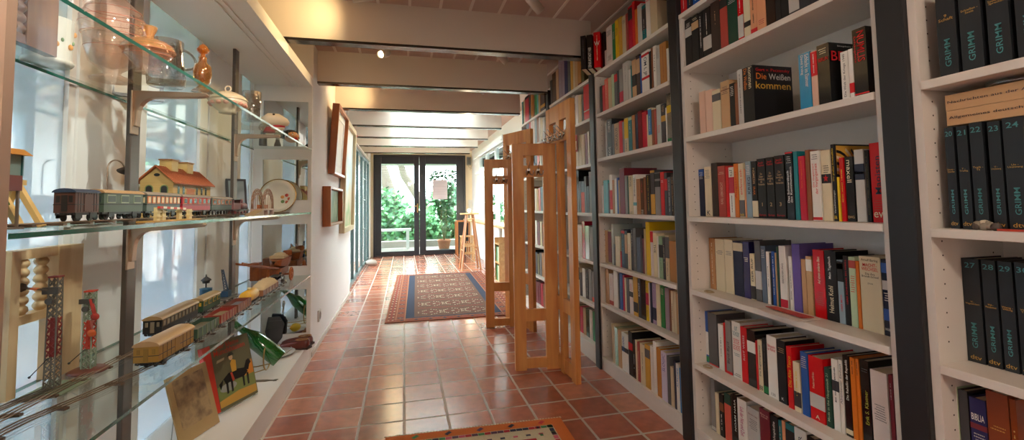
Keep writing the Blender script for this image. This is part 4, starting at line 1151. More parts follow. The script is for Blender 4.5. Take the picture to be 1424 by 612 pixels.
# ------------------------------------------------------------------ desk, stools, things by the garden end
LWOOD = wood('light_wood', 'B98A54', 'D8AE76', 2.5, .4, 'Y', 8); OAKR = wood('red_oak', '9A5A30', 'BC7A44', 2.5, .4, 'Z', 8)
t = thing('desk', 'long light wood desk on white round legs under the white bay window', 'desk', (1.26, 7.1, 0))
m = MB(); m.prism([(-.10, -1.80), (.135, -1.80), (.135, 1.70), (-.13, 1.70)], .70, .725, 'Z'); m.build('tabletop', LWOOD, t, bevel=.003)
for y in (-1.15, .0, 1.3): MB().cyl((0, y, 0), (0, y, .70), .025, n=16).build('leg', mat('white_leg', 'ECECEA', .35), t)
t = thing('side_table', 'narrow orange-brown wooden table at the far end of the desk', 'table', (1.16, 9.08, 0))
MB().box(-.14, .12, -.15, .17, .66, .69).build('tabletop', OAKR, t)
for x in (-.13, .105):
    for y in (-.14, .155): MB().box(x-.015, x+.015, y-.015, y+.015, 0, .66).build('leg', OAKR, t)
MB().box(-.10, .09, -.12, -.11, .28, .64).build('back_panel', mat('black_panel', '1E1E20', .5), t)
t = thing('bar_stool', 'tall slender wooden stool with splayed legs standing by the desk', 'stool', (1.0, 7.02, 0))
m = MB(); m.lathe((0, 0, .845), [(.01, 0), (.14, 0), (.15, .008), (.15, .018), (.14, .025), (.01, .025)], n=28, cap=True); m.build('seat', LWOOD, t)
tops = [(-.05, -.05), (.05, -.05), (-.05, .05), (.05, .05)]
for x, y in tops:
    MB().bar((x, y, .845), (x*2.9, y*2.9, 0), .024, .02).build('leg', OAKR, t)
for a, b, z in (((-1, -1), (1, -1), .36), ((-1, 1), (1, 1), .36), ((-1, -1), (-1, 1), .30), ((1, -1), (1, 1), .30), ((-1, -1), (1, -1), .78), ((-1, 1), (1, 1), .78)):
    k = .05*(1+1.9*(1-z/.845)); MB().bar((a[0]*k, a[1]*k, z), (b[0]*k, b[1]*k, z), .03 if z < .7 else .05, .012).build('rung', LWOOD, t)
t = thing('small_stool', 'low pale wooden stool under the far end of the desk', 'stool', (1.10, 8.05, 0))
MB().box(-.12, .12, -.12, .12, .43, .45).build('seat', LWOOD, t, bevel=.004)
for x in (-.1, .1):
    for y in (-.1, .1): MB().bar((x, y, .43), (x*1.1, y*1.1, 0), .025, .025).build('leg', LWOOD, t)
for y in (-.1, .1):
    for z in (.14, .30): MB().bar((-.1, y, z), (.1, y, z), .02, .015).build('rung', LWOOD, t)
t = thing('desk_lamp', 'small black desk lamp with a glowing bulb on the desk', 'lamp', (1.17, 8.28, .726))
MB().lathe((0, 0, 0), [(.005, 0), (.05, 0), (.05, .01), (.012, .02), (.008, .09), (.03, .10), (.03, .135), (.005, .135)], n=20).build('base', mat('lamp_black', '202022', .4), t)
MB().ball((0, 0, .165), .028, mat('bulb_glow', 'FFF0D0', emit=60)).build('bulb', None, t)
ld = bpy.data.lights.new('desk_lamp_light', 'POINT'); ld.energy = 4; ld.color = (1, .85, .6); ld.shadow_soft_size = .03
lo = bpy.data.objects.new('desk_lamp_light', ld); COL.objects.link(lo); lo.location = (0, 0, .22); lo.parent = t
t = thing('storage_crate', 'open wooden crate with green boxes under the desk behind the coat stand', 'crate', (1.28, 5.75, 0))
for z in (.0, .24, .48): MB().box(-.11, .1, -.14, .14, z, z+.015).build('shelf', LWOOD, t)
for y in (-.145, .13): MB().box(-.11, .1, y, y+.015, 0, .56).build('side_panel', LWOOD, t)
k = 0
for z in (.0155, .2555):
    for y in (-.11, -.035, .04):
        o = MB().box(0, .16, 0, .065, 0, .19).build('file_box', mat('green_box', '1F8048', .5) if k % 3 != 1 else mat('book_cream2', 'D8CDB4', .6)); k += 1
        tag(o, '%s file box standing in the open crate under the desk' % ('green' if (k-1) % 3 != 1 else 'cream'), 'box', 'file boxes in the crate', (1.185, 5.75+y, z))
# far wall fittings
t = thing('wall_speaker', 'grey box with a dangling cable on the wall beside the garden door', 'device', (1.335, 9.388, 1.90))
MB().box(-.045, .045, -.05, 0, -.07, .10).build('case', mat('device_grey', '8E8C86', .5), t, bevel=.006); MB().box(-.032, .032, -.053, -.049, -.05, .085).build('front_panel', mat('device_dark', '5C5C58', .6), t)
MB().tube([(-.02, -.02, -.07), (.0, -.02, -.12), (.06, -.01, -.14), (.02, -.01, -.17), (.07, -.01, -.06)], .003, n=5).build('cable', mat('cable_grey', '9A9488', .6), t)
o = MB().box(-.045, .045, -.008, 0, -.11, .11).build('light_switch', mat('switch_white', 'DAD6CC', .4), bevel=.003); tag(o, 'tall white switch plate on the wall beside the garden door', 'switch', loc=(1.36, 9.389, .99))
L = MB()
for z in (-.07, 0, .07): L.box(-.03, .03, -.011, -.007, z-.028, z+.028)
L.build('rocker', mat('switch_white', 'DAD6CC', .4), o)
t = MB().box(-.15, .15, -.003, 0, -.2, .2).build('paper_notice', mat('paper_white', 'C4B6BA', .7)); tag(t, 'pale paper notice fixed to the glass of the door leaf with the plant behind', 'paper', loc=(.73, 9.372, 1.32))
L = MB(); L.box(-.15, .15, -.0045, -.003, -.004, 0); [L.box(-.12, .12-.02*(i % 3), -.0042, -.003, z, z+.006) for i, z in enumerate([.15, .12, .09, .06, -.04, -.07, -.10])]; L.build('fold_lines', mat('paper_grey', 'A89EA2', .7), t)
o = MB().ball((0, 0, .055), .075, mat('boulder', '9A8E84', .9, bump=.8, bscale=30), 16, (1.3, 1.0, .75)).build('stone', None); tag(o, 'rough grey stone on the floor at the foot of the garden-side glass wall', 'stone', loc=(-.53, 7.95, 0))
o = MB().lathe((0, 0, 0), [(.01, 0), (.04, 0), (.045, .01), (.085, .05), (.10, .075), (.094, .075), (.04, .018), (.01, .015)], n=28).build('bowl', mat('red_bowl', 'A83A30', .35)); tag(o, 'round red bowl on the ledge above the garden-side glass wall', 'bowl', loc=(-.66, 6.05, 1.8425)); o.scale = (.9, .9, .9)
struct(MB().box(-.76, -.60, 5.525, 8.75, 1.8305, 1.842), 'wall_ledge', WHITE)
o = MB().lathe((0, 0, 0), [(.01, 0), (.03, 0), (.04, .03), (.022, .06), (.018, .10), (.024, .10), (.01, .095)], n=18).build('vase', mat('grey_vase', '6A6E78', .4)); tag(o, 'small grey vase on the ledge behind the large landscape painting', 'vase', loc=(-.68, 5.72, 1.8425))

# ------------------------------------------------------------------ pictures on the left wall
FO = wood('orange_frame', '8E4A1E', 'B5682C', 2, .35, 'Z', 8); FP = wood('pale_frame', 'B9A27E', 'D8C6A4', 3, .5, 'Z', 8)
def painting_mat(name, cols, scale, seed):
    m = bpy.data.materials.new(name); m.use_nodes = True; nt = m.node_tree; b = nt.nodes['Principled BSDF']; b.inputs['Roughness'].default_value = .5
    tc = nt.nodes.new('ShaderNodeTexCoord'); no = nt.nodes.new('ShaderNodeTexNoise'); no.noise_dimensions = '4D'; no.inputs['W'].default_value = seed; no.inputs['Scale'].default_value = scale; no.inputs['Detail'].default_value = 6
    sp = nt.nodes.new('ShaderNodeSeparateXYZ'); ad = nt.nodes.new('ShaderNodeMath'); ad.operation = 'MULTIPLY_ADD'; ad.inputs[1].default_value = .55; ad.inputs[2].default_value = .1
    cr = nt.nodes.new('ShaderNodeValToRGB'); e = cr.color_ramp.elements; e[0].color = hexc(cols[0]); e[1].color = hexc(cols[-1])
    for i, c in enumerate(cols[1:-1]): q = e.new((i+1)/(len(cols)-1)); q.color = hexc(c)
    nt.links.new(tc.outputs['Object'], no.inputs['Vector']); nt.links.new(tc.outputs['Object'], sp.inputs[0]); nt.links.new(sp.outputs[2], ad.inputs[0])
    s2 = nt.nodes.new('ShaderNodeMath'); s2.operation = 'ADD'; nt.links.new(ad.outputs[0], s2.inputs[0]); nt.links.new(no.outputs[0], s2.inputs[1]); s3 = nt.nodes.new('ShaderNodeMath'); s3.operation = 'SUBTRACT'; s3.inputs[1].default_value = .12
    nt.links.new(s2.outputs[0], s3.inputs[0]); nt.links.new(s3.outputs[0], cr.inputs[0]); nt.links.new(cr.outputs[0], b.inputs['Base Color']); return m
def picture(label, y0, y1, z0, z1, dep, fw, fm, pm, lean=0, mount=None):
    t = thing('picture', label, 'picture', (-.604, (y0+y1)/2, z0)); t.rotation_euler = (0, lean, 0)
    W, H = (y1-y0)/2, z1-z0; m = MB()
    m.box(0, dep, -W, -W+fw, 0, H); m.box(0, dep, W-fw, W, 0, H); m.box(0, dep, -W+fw, W-fw, 0, fw); m.box(0, dep, -W+fw, W-fw, H-fw, H); m.build('frame', fm, t, bevel=.002)
    MB().box(.002, dep*.35, -W+fw, W-fw, fw, H-fw).build('painting', pm, t)
    if mount:
        g = mount; m = MB(); x0, x1 = dep*.35, dep*.35+.004; m.box(x0, x1, -W+fw, -W+fw+g, fw, H-fw); m.box(x0, x1, W-fw-g, W-fw, fw, H-fw); m.box(x0, x1, -W+fw+g, W-fw-g, fw, fw+g); m.box(x0, x1, -W+fw+g, W-fw-g, H-fw-g, H-fw)
        m.build('mount', mat('mount_white', 'E0DCD2', .7), t)
picture('deep orange-wood box frame leaning out from the passage wall, highest hung', 3.92, 4.59, 1.275, 1.86, .055, .025, FO, painting_mat('picture_grey', ['B8B0A8', 'DAD2CA', 'C8B8A8'], 5, 1), rad(3.5), .06)
picture('small deep orange-wood box frame with a dark green scene, lowest on the passage wall', 3.69, 4.40, .85, 1.16, .06, .02, FO, painting_mat('picture_green', ['28402E', '4E7050', '7E8E6E', '9AA8A0'], 9, 2))
picture('large pale framed landscape painting beside the garden-side glass wall', 4.60, 5.48, .745, 1.87, .05, .05, FP, painting_mat('picture_land', ['3E7A48', '8FBC6A', '6E9A5A', 'C8B89A', 'B0C0C4', 'D8D0C8'], 3.2, 3), rad(1.2))
o = MB().box(0, .012, -.04, .04, -.04, .04).build('wall_socket', mat('socket_white', 'D2CCC4', .4), bevel=.003); tag(o, 'white wall socket low on the passage wall beside the display cabinet', 'socket', loc=(-.6049, 3.56, .215))
MB().lathe((.0125, 0, 0), [(.001, 0), (.024, 0), (.026, .002), (.028, 0)], n=20, axis='X').build('socket_ring', mat('socket_dark', '8E8880', .5), o)

# ------------------------------------------------------------------ ceiling spotlights
LAMP = mat('spot_white', 'D8D2C8', .4); GLOW = mat('spot_glow', 'FFE3B0', emit=28)
def spot(x, y, lit, label, aim, power, col=(1, .80, .52), ang=95):
    t = thing('ceiling_spotlight', label, 'spotlight', (x, y, ZC), 0, 'ceiling spotlights'); a = Vector(aim).normalized(); c = Vector((0, 0, -.075))
    MB().cyl((0, 0, 0), (0, 0, -.012), .03, n=20).build('base_plate', LAMP, t); MB().cyl((0, 0, -.012), (0, 0, -.07), .006, n=8).build('stem', LAMP, t)
    MB().lathe((0, 0, 0), [(.005, -.05), (.024, -.05), (.027, -.04), (.027, .05), (.024, .05), (.022, .03), (.004, .03)], n=20).build('lamp_head', LAMP, t)
    hd = [o for o in t.children if o.name.startswith('lamp_head')][0]; hd.location = c; hd.rotation_mode = 'QUATERNION'; hd.rotation_quaternion = Vector((0, 0, 1)).rotation_difference(a)
    MB().lathe((0, 0, 0), [(.001, .038), (.012, .036), (.0215, .032)], n=20).build('bulb', GLOW if lit else mat('bulb_off', 'B8B4AC', .2), hd)
    if power:
        l = bpy.data.lights.new('spot_lamp', 'SPOT'); l.energy = power; l.color = col; l.spot_size = rad(ang); l.spot_blend = 1; l.shadow_soft_size = .025
        o = bpy.data.objects.new('spot_lamp', l); COL.objects.link(o); o.parent = t; o.location = c+a*.056; o.rotation_mode = 'QUATERNION'; o.rotation_quaternion = Vector((0, 0, -1)).rotation_difference(a)
SL = [(-.20, 2.33, 'closest to the display cabinet glassware'), (-.13, 3.20, 'between the first pair of beams beyond it'), (-.14, 4.08, 'just before the glass roof'), (-.12, 5.0, 'under the first pane of the glass roof'), (-.12, 5.9, 'under the second pane of the glass roof'), (-.13, 6.8, 'under the last pane of the glass roof'), (-.13, 7.6, 'beyond the glass roof')]
AIM = [((-1, .18, -.12), 6), ((-.5, -.8, -.4), 9), ((-1, .2, -.1), 5)]+[((-.3, -.7, -.6), 3)]*4
for i, (x, y, d) in enumerate(SL): spot(x, y, True, 'lit white spotlight above the display cabinet side, '+d, AIM[i][0], AIM[i][1], (1, .72, .34), 140)
for x, y, d in ((.68, 2.24, 'first from the camera side'), (.69, 3.12, 'second from the camera side'), (.69, 4.04, 'third from the camera side')): spot(x, y, False, 'unlit white spotlight above the bookcase side, '+d.replace('camera', 'cabinet glassware'), (.75, .35, -.55), 0)
spot(-.1, .35, True, 'added unseen spotlight beyond the viewpoint brightening the near end of the display cabinet', (-.75, .75, -.5), 34, (1, .92, .82), 75)  # added out of view to brighten the cabinet's near end
spot(.1, 1.35, True, 'added unseen spotlight over the wool rug brightening the display cabinet', (-.8, .4, -.55), 34, (1, .92, .82), 90)  # another added lamp above the view, lifts the cabinet only
def globe(x, y, power, label):
    t = thing('added_fill_lamp', label, 'lamp', (x, y, ZC)); MB().cyl((0, 0, 0), (0, 0, -.015), .05, n=24).build('base_plate', LAMP, t); MB().cyl((0, 0, -.015), (0, 0, -.10), .008, n=10).build('stem', LAMP, t)
    MB().ball((0, 0, -.19), .10, glassy('opal_globe', 'FFFFFF', gloss=.05, body=.3, bodycol='FFF4E4', trl=.8), 24).build('globe', None, t)
    l = bpy.data.lights.new('added_fill_light', 'POINT'); l.energy = power; l.color = (1, .87, .72); l.shadow_soft_size = .09
    o = bpy.data.objects.new('added_fill_light', l); COL.objects.link(o); o.parent = t; o.location = (0, 0, -.19)
globe(.25, -.75, 26, 'added unseen globe lamp behind the viewpoint for even warm fill')  # invented fill lamp, evenly warms ceiling, cabinet and coat stands
# ------------------------------------------------------------------ display cabinet on the left
CAB = mat('cabinet_white', 'ECE6DF', .45); XF, XB = -.605, -.965
GSH = glassy('shelf_glass', 'EAF6F2', gloss=.05, edge=.35, rough=.01); GED = mat('glass_edge_green', '1F6E5E', .12, spec=.9, coat=.6)
MIR = mat('mirror', 'DCE4E6', .02, metal=1); BRK = mat('bracket_cast', 'B59C86', .38, metal=.75)
cab = thing('display_cabinet', 'long white built-in display cabinet with glass shelves along the passage', 'display cabinet', (-.785, 2.07, 0))
def cb_(x0, x1, y0, y1, z0, z1): return MB().box(x0+.785, x1+.785, y0-2.07, y1-2.07, z0, z1)
m = cb_(XB, XF, .85, 3.30, 1.822, 1.852); m.box(.16, .18, -1.22, 1.23, 1.852, 1.885)
m.box(.055, .065, -1.22, 1.20, 1.816, 1.822); m.box(.085, .095, -1.22, 1.20, 1.816, 1.822); m.build('top_panel', CAB, cab)
cb_(XB, XF, 3.272, 3.299, .0, 1.822).build('end_panel', CAB, cab)
cb_(XB, XF, .855, .875, 0, 1.822).build('side_panel', mat('cabinet_edge', 'B79B86', .5), cab)
m = cb_(XB, XF+.001, .875, 3.272, .095, .113); m.box(.160, .178, -1.195, 1.20, 0, .095); m.build('plinth', CAB, cab)
for z in (.540, .957, 1.382):
    m = MB(); x0, x1, y0, y1, z0, z1 = XB+.004+.785, XF+.785, .877-2.07, 3.270-2.07, z, z+.009
    m.faces([(x0, y0, z1), (x1, y0, z1), (x1, y1, z1), (x0, y1, z1)], [(0, 1, 2, 3)], GSH)
    m.faces([(x1, y0, z0), (x1, y1, z0), (x1, y1, z1), (x1, y0, z1)], [(0, 1, 2, 3)], GED); m.faces([(x0, y0, z0), (x0, y1, z0), (x0, y1, z1), (x0, y0, z1)], [(0, 1, 2, 3)], GED)
    m.build('glass_shelf', None, cab)
for z0, z1 in ((1.41, 1.715), (1.05, 1.32), (.613, .889), (.174, .457)): cb_(-.905, -.63, 3.268, 3.272, z0, z1).build('mirror', MIR, cab)
for y in (1.661, 2.551):
    for z in (1.380, .955):
        m = MB(); yy = y-2.07
        pr = [(-.835, z), (-.835, z-.115), (-.822, z-.115), (-.820, z-.075)]+[(-.775-.045*math.cos(rad(a)), z-.075+.053*math.sin(rad(a))) for a in range(15, 91, 15)]+[(-.66, z-.016), (-.632, z-.013), (-.625, z-.006), (-.63, z)]
        m.prism([(a+.785, b) for a, b in pr], yy-.012, yy+.012, 'Y'); m.box(-.05-.001, -.045, yy-.02, yy+.02, z-.14, z-.001); m.build('bracket', BRK, cab, bevel=.002)

def at(x, y, z): return (x, y, z)
Z1, Z2, Z3, ZP = .5495, .9665, 1.3915, .1135
# ---- toy railway
TRK = mat('rail_tin', '8A7662', .35, metal=.6); SLP = mat('sleeper_tin', '6E5A48', .5, metal=.4); BLKM = mat('toy_black', '1C1B1B', .35); WHEEL = mat('toy_wheel', '2A2422', .4, metal=.4)
def track(label, pts, group='toy railway tracks', gauge=.024, z=0, step=.09):
    t = thing('toy_railway_track', label, 'toy track', (pts[0][0], pts[0][1], pts[0][2]), 0, group); o = Vector(pts[0]); P = [Vector(p)-o for p in pts]
    def side(off):
        out = []
        for i, p in enumerate(P):
            d = (P[min(i+1, len(P)-1)]-P[max(i-1, 0)]).normalized(); nrm = Vector((-d.y, d.x, 0)).normalized(); out.append(p+nrm*off+Vector((0, 0, .0072)))
        return out
    for s in (-1, 0, 1): MB().tube(side(s*gauge/2), .0019, n=5).build('rail', TRK, t)
    for a, b in zip(P, P[1:]):
        d = (b-a); n = max(1, int(d.length/step)); nr = Vector((-d.y, d.x, 0)).normalized()
        for i in range(n): c = a+d*((i+.5)/n); MB().obox(c+Vector((0, 0, .0027)), (nr, d.normalized(), (0, 0, 1)), (gauge/2+.009, .006, .0026)).build('sleeper', SLP, t)
    return t
def wagon(name, label, x, y0, y1, z, wd, body, roof, h=.048, kind='coach', win=None, nwin=6, rz=0, base=None, end=None, wr=.0095, cat='toy wagon'):
    """toy rolling stock lying along y; x, (y0+y1)/2 its middle, z the top of the rails"""
    L = (y1-y0)/2; t = thing(name, label, cat, (x, (y0+y1)/2, z), rz, 'toy trains in the display cabinet'); zb = wr*2+.002; W = wd/2
    fr = MB(); fr.box(-W*.85, W*.85, -L, L, zb-.006, zb); fr.box(-W*.3, W*.3, -L-.006, L+.006, zb-.006, zb-.002)
    for s in (-1, 1):
        for x_ in (-.5, .5): fr.cyl((x_*W, s*L, zb-.003), (x_*W, s*(L+.008), zb-.003), .0026, n=8)
        for yy in (-.6, .6): fr.box(s*W*.86, s*W*.92, yy*L-.012, yy*L+.012, wr*.8, zb)
    fr.build('chassis', base or BLKM, t)
    for yy in ((-.72, -.42, .42, .72) if L > .09 else (-.58, .58)):
        for s in (-1, 1):
            m = MB(); m.cyl((s*.0105, yy*L, wr), (s*.0135, yy*L, wr), wr, n=14); m.cyl((s*.0105, yy*L, wr), (s*.0155, yy*L, wr), wr*.35, n=8); m.build('wheel', WHEEL, t)
    if kind == 'coach' or kind == 'van':
        b = MB(); b.box(-W, W, -L, L, zb, zb+h, body); b.box(-W-.0008, W+.0008, -L-.0008, L+.0008, zb+h*.38, zb+h*.42, base or BLKM)
        if kind == 'van':
            for i in range(1, 9): yy = -L+2*L*i/9; b.box(-W-.0006, W+.0006, yy-.0006, yy+.0006, zb+.002, zb+h-.002, base or BLKM)
            b.box(-W-.0012, W+.0012, -.012, .014, zb+.003, zb+h-.004, body)
        b.build('body', None, t)
        r = [(-W-.003, zb+h-.001)]+[(math.sin(rad(a))*(W+.003), zb+h-.001+math.cos(rad(a))*wd*.24) for a in range(-75, 76, 15)]+[(W+.003, zb+h-.001)]
        MB().prism(r, -L-.003, L+.003, 'Y').build('roof', roof, t)
        if win:
            for i in range(nwin):
                yy = -L+2*L*(i+.5)/nwin; hw = L/nwin*.55
                m = MB(); m.box(-W-.0014, W+.0014, yy-hw-.0014, yy+hw+.0014, zb+h*.46, zb+h*.90, win[0]); m.box(-W-.0020, W+.0020, yy-hw+.0006, yy+hw-.0006, zb+h*.52, zb+h*.84, win[1]); m.build('window', None, t)
        m = MB()
        for s in (-1, 1):
            m.box(-.006, .006, s*(L+.0007)-.0006, s*(L+.0007)+.0006, zb+.003, zb+h*.85)
            for x_ in (-.6, .6): m.box(x_*W-.004, x_*W+.004, s*(L+.0007)-.0006, s*(L+.0007)+.0006, zb+h*.5, zb+h*.82)
        m.build('end_door', end or (win[1] if win else BLKM), t)
    elif kind == 'open':
        b = MB(); b.box(-W, W, -L, L, zb, zb+.003, body)
        for s in (-1, 1): b.box(s*W-.0012, s*W+.0012, -L, L, zb, zb+h, body); b.box(-W, W, s*L-.0012, s*L+.0012, zb, zb+h, body)
        for i in range(6):
            yy = -L+2*L*i/5
            for s in (-1, 1): b.box(s*(W+.0018)-.0012, s*(W+.0018)+.0012, yy-.002, yy+.002, zb, zb+h, end or body)
        b.build('body', None, t); MB().box(-W+.002, W-.002, -L+.002, L-.002, zb+.003, zb+h*.55).build('floor_lining', roof, t)
    return t
def K(n, c, r=.4): return mat('toy_'+n, c, r)
ROOFT = K('roof_tan', 'B08E62'); ROOFG = K('roof_grey', '8C8070'); WINO = K('win_orange', 'C46A34'); WINC = K('win_cream', 'D8C49A'); DKG = K('dark_glass', '2C2E2E', .15)
track('grey tin toy track along the middle glass shelf under the passenger train', [(-.79, .95, Z2), (-.79, 1.5, Z2), (-.79, 2.1, Z2), (-.79, 2.66, Z2)])
TZ = Z2+.0085
wagon('toy_goods_wagon', 'brown toy goods van with dark blue roof edge, last in the train', -.79, 1.30, 1.387, TZ, .043, K('brown', '4E3028'), K('blue_roof', '2A3A50'), .050, 'van')
wagon('toy_carriage', 'dull green toy carriage with tan curved roof, between the brown van and the windowed coach', -.79, 1.407, 1.589, TZ, .043, K('green', '4A5A4A'), ROOFT, .052, win=(K('green_trim', '8E9A80'), K('green_dark', '3E4C44')), nwin=3)
wagon('toy_carriage', 'grey-green toy coach with orange window band in front of the tin station', -.79, 1.610, 1.822, TZ, .043, K('greyg', '4C5A50'), ROOFG, .052, win=(WINO, WINC), nwin=8)
wagon('toy_carriage', 'red toy coach with orange windows in front of the tin station', -.79, 1.842, 2.078, TZ, .043, K('red', 'A82A36'), ROOFG, .050, win=(WINO, DKG), nwin=6)
wagon('toy_carriage', 'short grey-green toy coach behind the small locomotive', -.79, 2.098, 2.316, TZ, .043, K('green2', '56645A'), ROOFG, .048, win=(WINO, DKG), nwin=5)
def loco(label, x, y0, y1, z, c1, c2, rz=0):
    L = (y1-y0)/2; t = thing('toy_locomotive', label, 'toy locomotive', (x, (y0+y1)/2, z), rz, 'toy trains in the display cabinet'); zb = .02
    m = MB(); m.box(-.02, .02, -L, L, zb-.006, zb); m.box(-.019, .019, L, L+.004, zb-.010, zb); m.build('chassis', BLKM, t)
    m = MB(); m.cyl((0, -L*.1, zb+.017), (0, L*.92, zb+.017), .0155, n=18); m.cyl((0, L*.55, zb+.03), (0, L*.55, zb+.052), .0055, n=12, r2=.007); m.ball((0, L*.15, zb+.033), .007); m.build('boiler', c1, t)
    m = MB(); m.box(-.02, .02, -L*.95, -L*.1, zb, zb+.03, c1); m.box(-.023, .023, -L, -L*.02, zb+.046, zb+.049, BLKM)
    for x_ in (-.0185, .0185):
        for y_ in (-L*.93, -L*.13): m.box(x_-.0015, x_+.0015, y_-.002, y_+.002, zb+.03, zb+.047, c1)
    m.box(-.02, .02, -L*.13, -L*.1, zb+.03, zb+.047, c1); m.build('cab', None, t)
    for yy in (-.6, -.15, .3, .7):
        for s in (-1, 1): MB().cyl((s*.0115, yy*L, .0105), (s*.0155, yy*L, .0105), .0115 if yy < .5 else .008, c2, 14).build('wheel', None, t)
    m = MB()
    for s in (-1, 1): m.bar((s*.0175, -.6*L, .010), (s*.0175, .3*L, .012), .003, .002); m.cyl((s*.018, .75*L, .016), (s*.018, .98*L, .016), .006, n=10)
    m.build('coupling_rod', mat('toy_steel', '9A9488', .3, metal=.8), t)
    return t
loco('small maroon and black toy locomotive heading the train on the middle shelf', -.79, 2.34, 2.56, TZ, K('maroon', '7A4A48'), K('wheel_red', '8E2A26'))

# tin station
t = thing('toy_station', 'yellow tin toy station with orange tiled roof and two chimneys behind the train', 'toy building', (-.883, 2.078, Z2))
YB = K('brick_yellow', 'C4A668', .5); W, L = .053, .165
m = MB(); m.box(-W, W, -L, L, 0, .140, YB); m.prism([(-W, .140), (W, .140), (0, .190)], -L, -L+.006, 'Y', YB); m.prism([(-W, .140), (W, .140), (0, .190)], L-.006, L, 'Y', YB)
for k in range(15): m.box(-W-.0004, W+.0004, -L-.0004, L+.0004, .006+k*.009, .0066+k*.009, K('brick_line', 'B08C44', .6))
m.build('wall', None, t)
RT_ = K('roof_tile', 'B0603A', .5); m = MB()
for s in (-1, 1):
    d = Vector((s*(W+.014), 0, -.062)); 
    m.faces([(0, -L-.014, .197), (0, L+.014, .197), (s*(W+.014), L+.014, .133), (s*(W+.014), -L-.014, .133), (0, -L-.014, .193), (0, L+.014, .193), (s*(W+.013), L+.014, .129), (s*(W+.013), -L-.014, .129)], [(0, 1, 2, 3), (4, 7, 6, 5), (0, 3, 7, 4), (1, 5, 6, 2), (3, 2, 6, 7)], RT_)
    for k in range(24): yy = -L-.01+k*(2*L+.02)/23; m.bar((s*.002, yy, .1975), (s*(W+.0135), yy, .1335), .0016, .0016, K('roof_line', '8A4426', .6))
m.build('roof', None, t)
for yy in (-.075, .055): m = MB(); m.box(-.022, .018, yy-.026, yy+.026, .165, .222, YB); m.box(-.025, .021, yy-.029, yy+.029, .222, .227, K('brick_cap', '9A6A3A', .6)); m.build('chimney', None, t)
GR = K('win_green', '6E8450', .5)
def arched(mb, c, u, w, h, m1, m2, nrm):
    c, u, nrm = Vector(c), Vector(u), Vector(nrm)
    for sc, off, mm in ((1.35, .0006, m1), (1, .0012, m2)):
        pts = [c+nrm*off+u*(-w/2*sc), c+nrm*off+u*(w/2*sc)]+[c+nrm*off+u*(math.cos(rad(a))*w/2*sc)+Vector((0, 0, h*.7+math.sin(rad(a))*w/2*sc)) for a in range(0, 181, 20)]
        mb.faces(pts, [tuple(range(len(pts)))], mm)
for x_ in (-.024, .024): m = MB(); arched(m, (x_, -L, .088), (1, 0, 0), .020, .034, GR, DKG, (0, -1, 0)); m.build('window', None, t)
m = MB(); arched(m, (0, -L, .020), (1, 0, 0), .022, .05, K('door_brown', '6A4026', .5), DKG, (0, -1, 0)); m.build('door', None, t)
for yy in (-.125, -.085, .03, .075, .115): m = MB(); arched(m, (W, yy, .092), (0, -1, 0), .014, .032, GR, DKG, (1, 0, 0)); m.build('window', None, t)
m = MB(); m.faces([(math.cos(g*PI/6)*.010, -L-.001, .162+math.sin(g*PI/6)*.006) for g in range(12)], [tuple(range(12))], DKG); m.build('gable_window', None, t)
MB().box(W, W+.001, -.06, .01, .03, .115).build('porch_panel', K('porch_orange', 'B5703A', .5), t)

# crossing barrier
t = thing('toy_level_crossing', 'cream tin level crossing with red and white barrier before the coaches', 'toy crossing', (-.655, 1.51, Z2))
m = MB(); m.box(-.022, .02, -.14, .14, 0, .004); m.build('base_plate', K('crossing_ochre', 'B88A3C', .5), t)
for yy in (-.085, -.055, .04, .105):
    m = MB(); m.box(-.004, .004, yy-.009, yy+.009, .004, .034 if yy != -.085 else .040); m.box(-.006, .006, yy-.012, yy+.012, .013, .016); m.box(-.006, .006, yy-.012, yy+.012, .026, .029); m.build('gate_post', K('crossing_cream', 'D8C890', .5), t)
m = MB()
for k in range(8): m.bar((.008, -.095+k*.019, .040-k*.0006), (.008, -.076+k*.019, .0394-k*.0006), .006, .006, K('barrier_red' if k % 2 == 0 else 'barrier_white', 'C43A2A' if k % 2 == 0 else 'E8DFC8', .5))
m.build('barrier', None, t)
# street lamp
t = thing('toy_street_lamp', 'thin bent toy street lamp with dark shade standing behind the coaches', 'toy lamp', (-.90, 1.66, Z2))
MB().tube([(0, 0, 0), (0, 0, .165)]+[(0, .045-.045*math.cos(rad(a)), .165+.03*math.sin(rad(a))) for a in range(15, 150, 15)]+[(0, .088, .175)], .0024, n=8).build('pole', mat('toy_pole', 'A08A78', .35, metal=.6), t)
shd = MB().lathe((0, 0, 0), [(.002, .012), (.010, .010), (.024, -.004), (.022, -.004), (.004, .004)], n=20).build('lamp_shade', K('shade', '3A2C28'), t)
shd.location = (0, .095, .165); shd.rotation_euler = (rad(-25), 0, 0)
MB().lathe((0, 0, 0), [(.001, 0), (.014, 0), (.012, .004), (.001, .005)], n=16).build('base', K('shade', '3A2C28'), t)
# signal cabin at the near end
t = thing('toy_signal_cabin', 'tall tin toy signal cabin with orange roof at the near end of the middle shelf', 'toy building', (-.76, 1.07, Z2))
m = MB(); 
for x_ in (-.022, .022):
    for y_ in (-.018, .018): m.bar((x_, y_, 0), (x_, y_, .08), .004, .004)
m.box(-.03, .03, -.025, .025, 0, .004); m.build('stand', K('cabin_grey', '7A6A58'), t)
m = MB(); m.box(-.026, .026, -.022, .022, .075, .105, K('cabin_red', '7A3A34')); m.box(-.024, .024, -.020, .020, .105, .145, K('cabin_glass', '86A098', .2))
for x_ in (-.025, 0, .025):
    for y_ in (-.021, .021): m.box(x_-.0015, x_+.0015, y_-.0015, y_+.0015, .105, .145, K('cabin_teal', '2A5A58'))
m.build('cabin', None, t); m = MB(); m.prism([(-.036, .145), (.036, .145), (.020, .158), (-.020, .158)], -.032, .032, 'Y'); m.build('roof', K('cabin_roof', 'D08A34'), t)
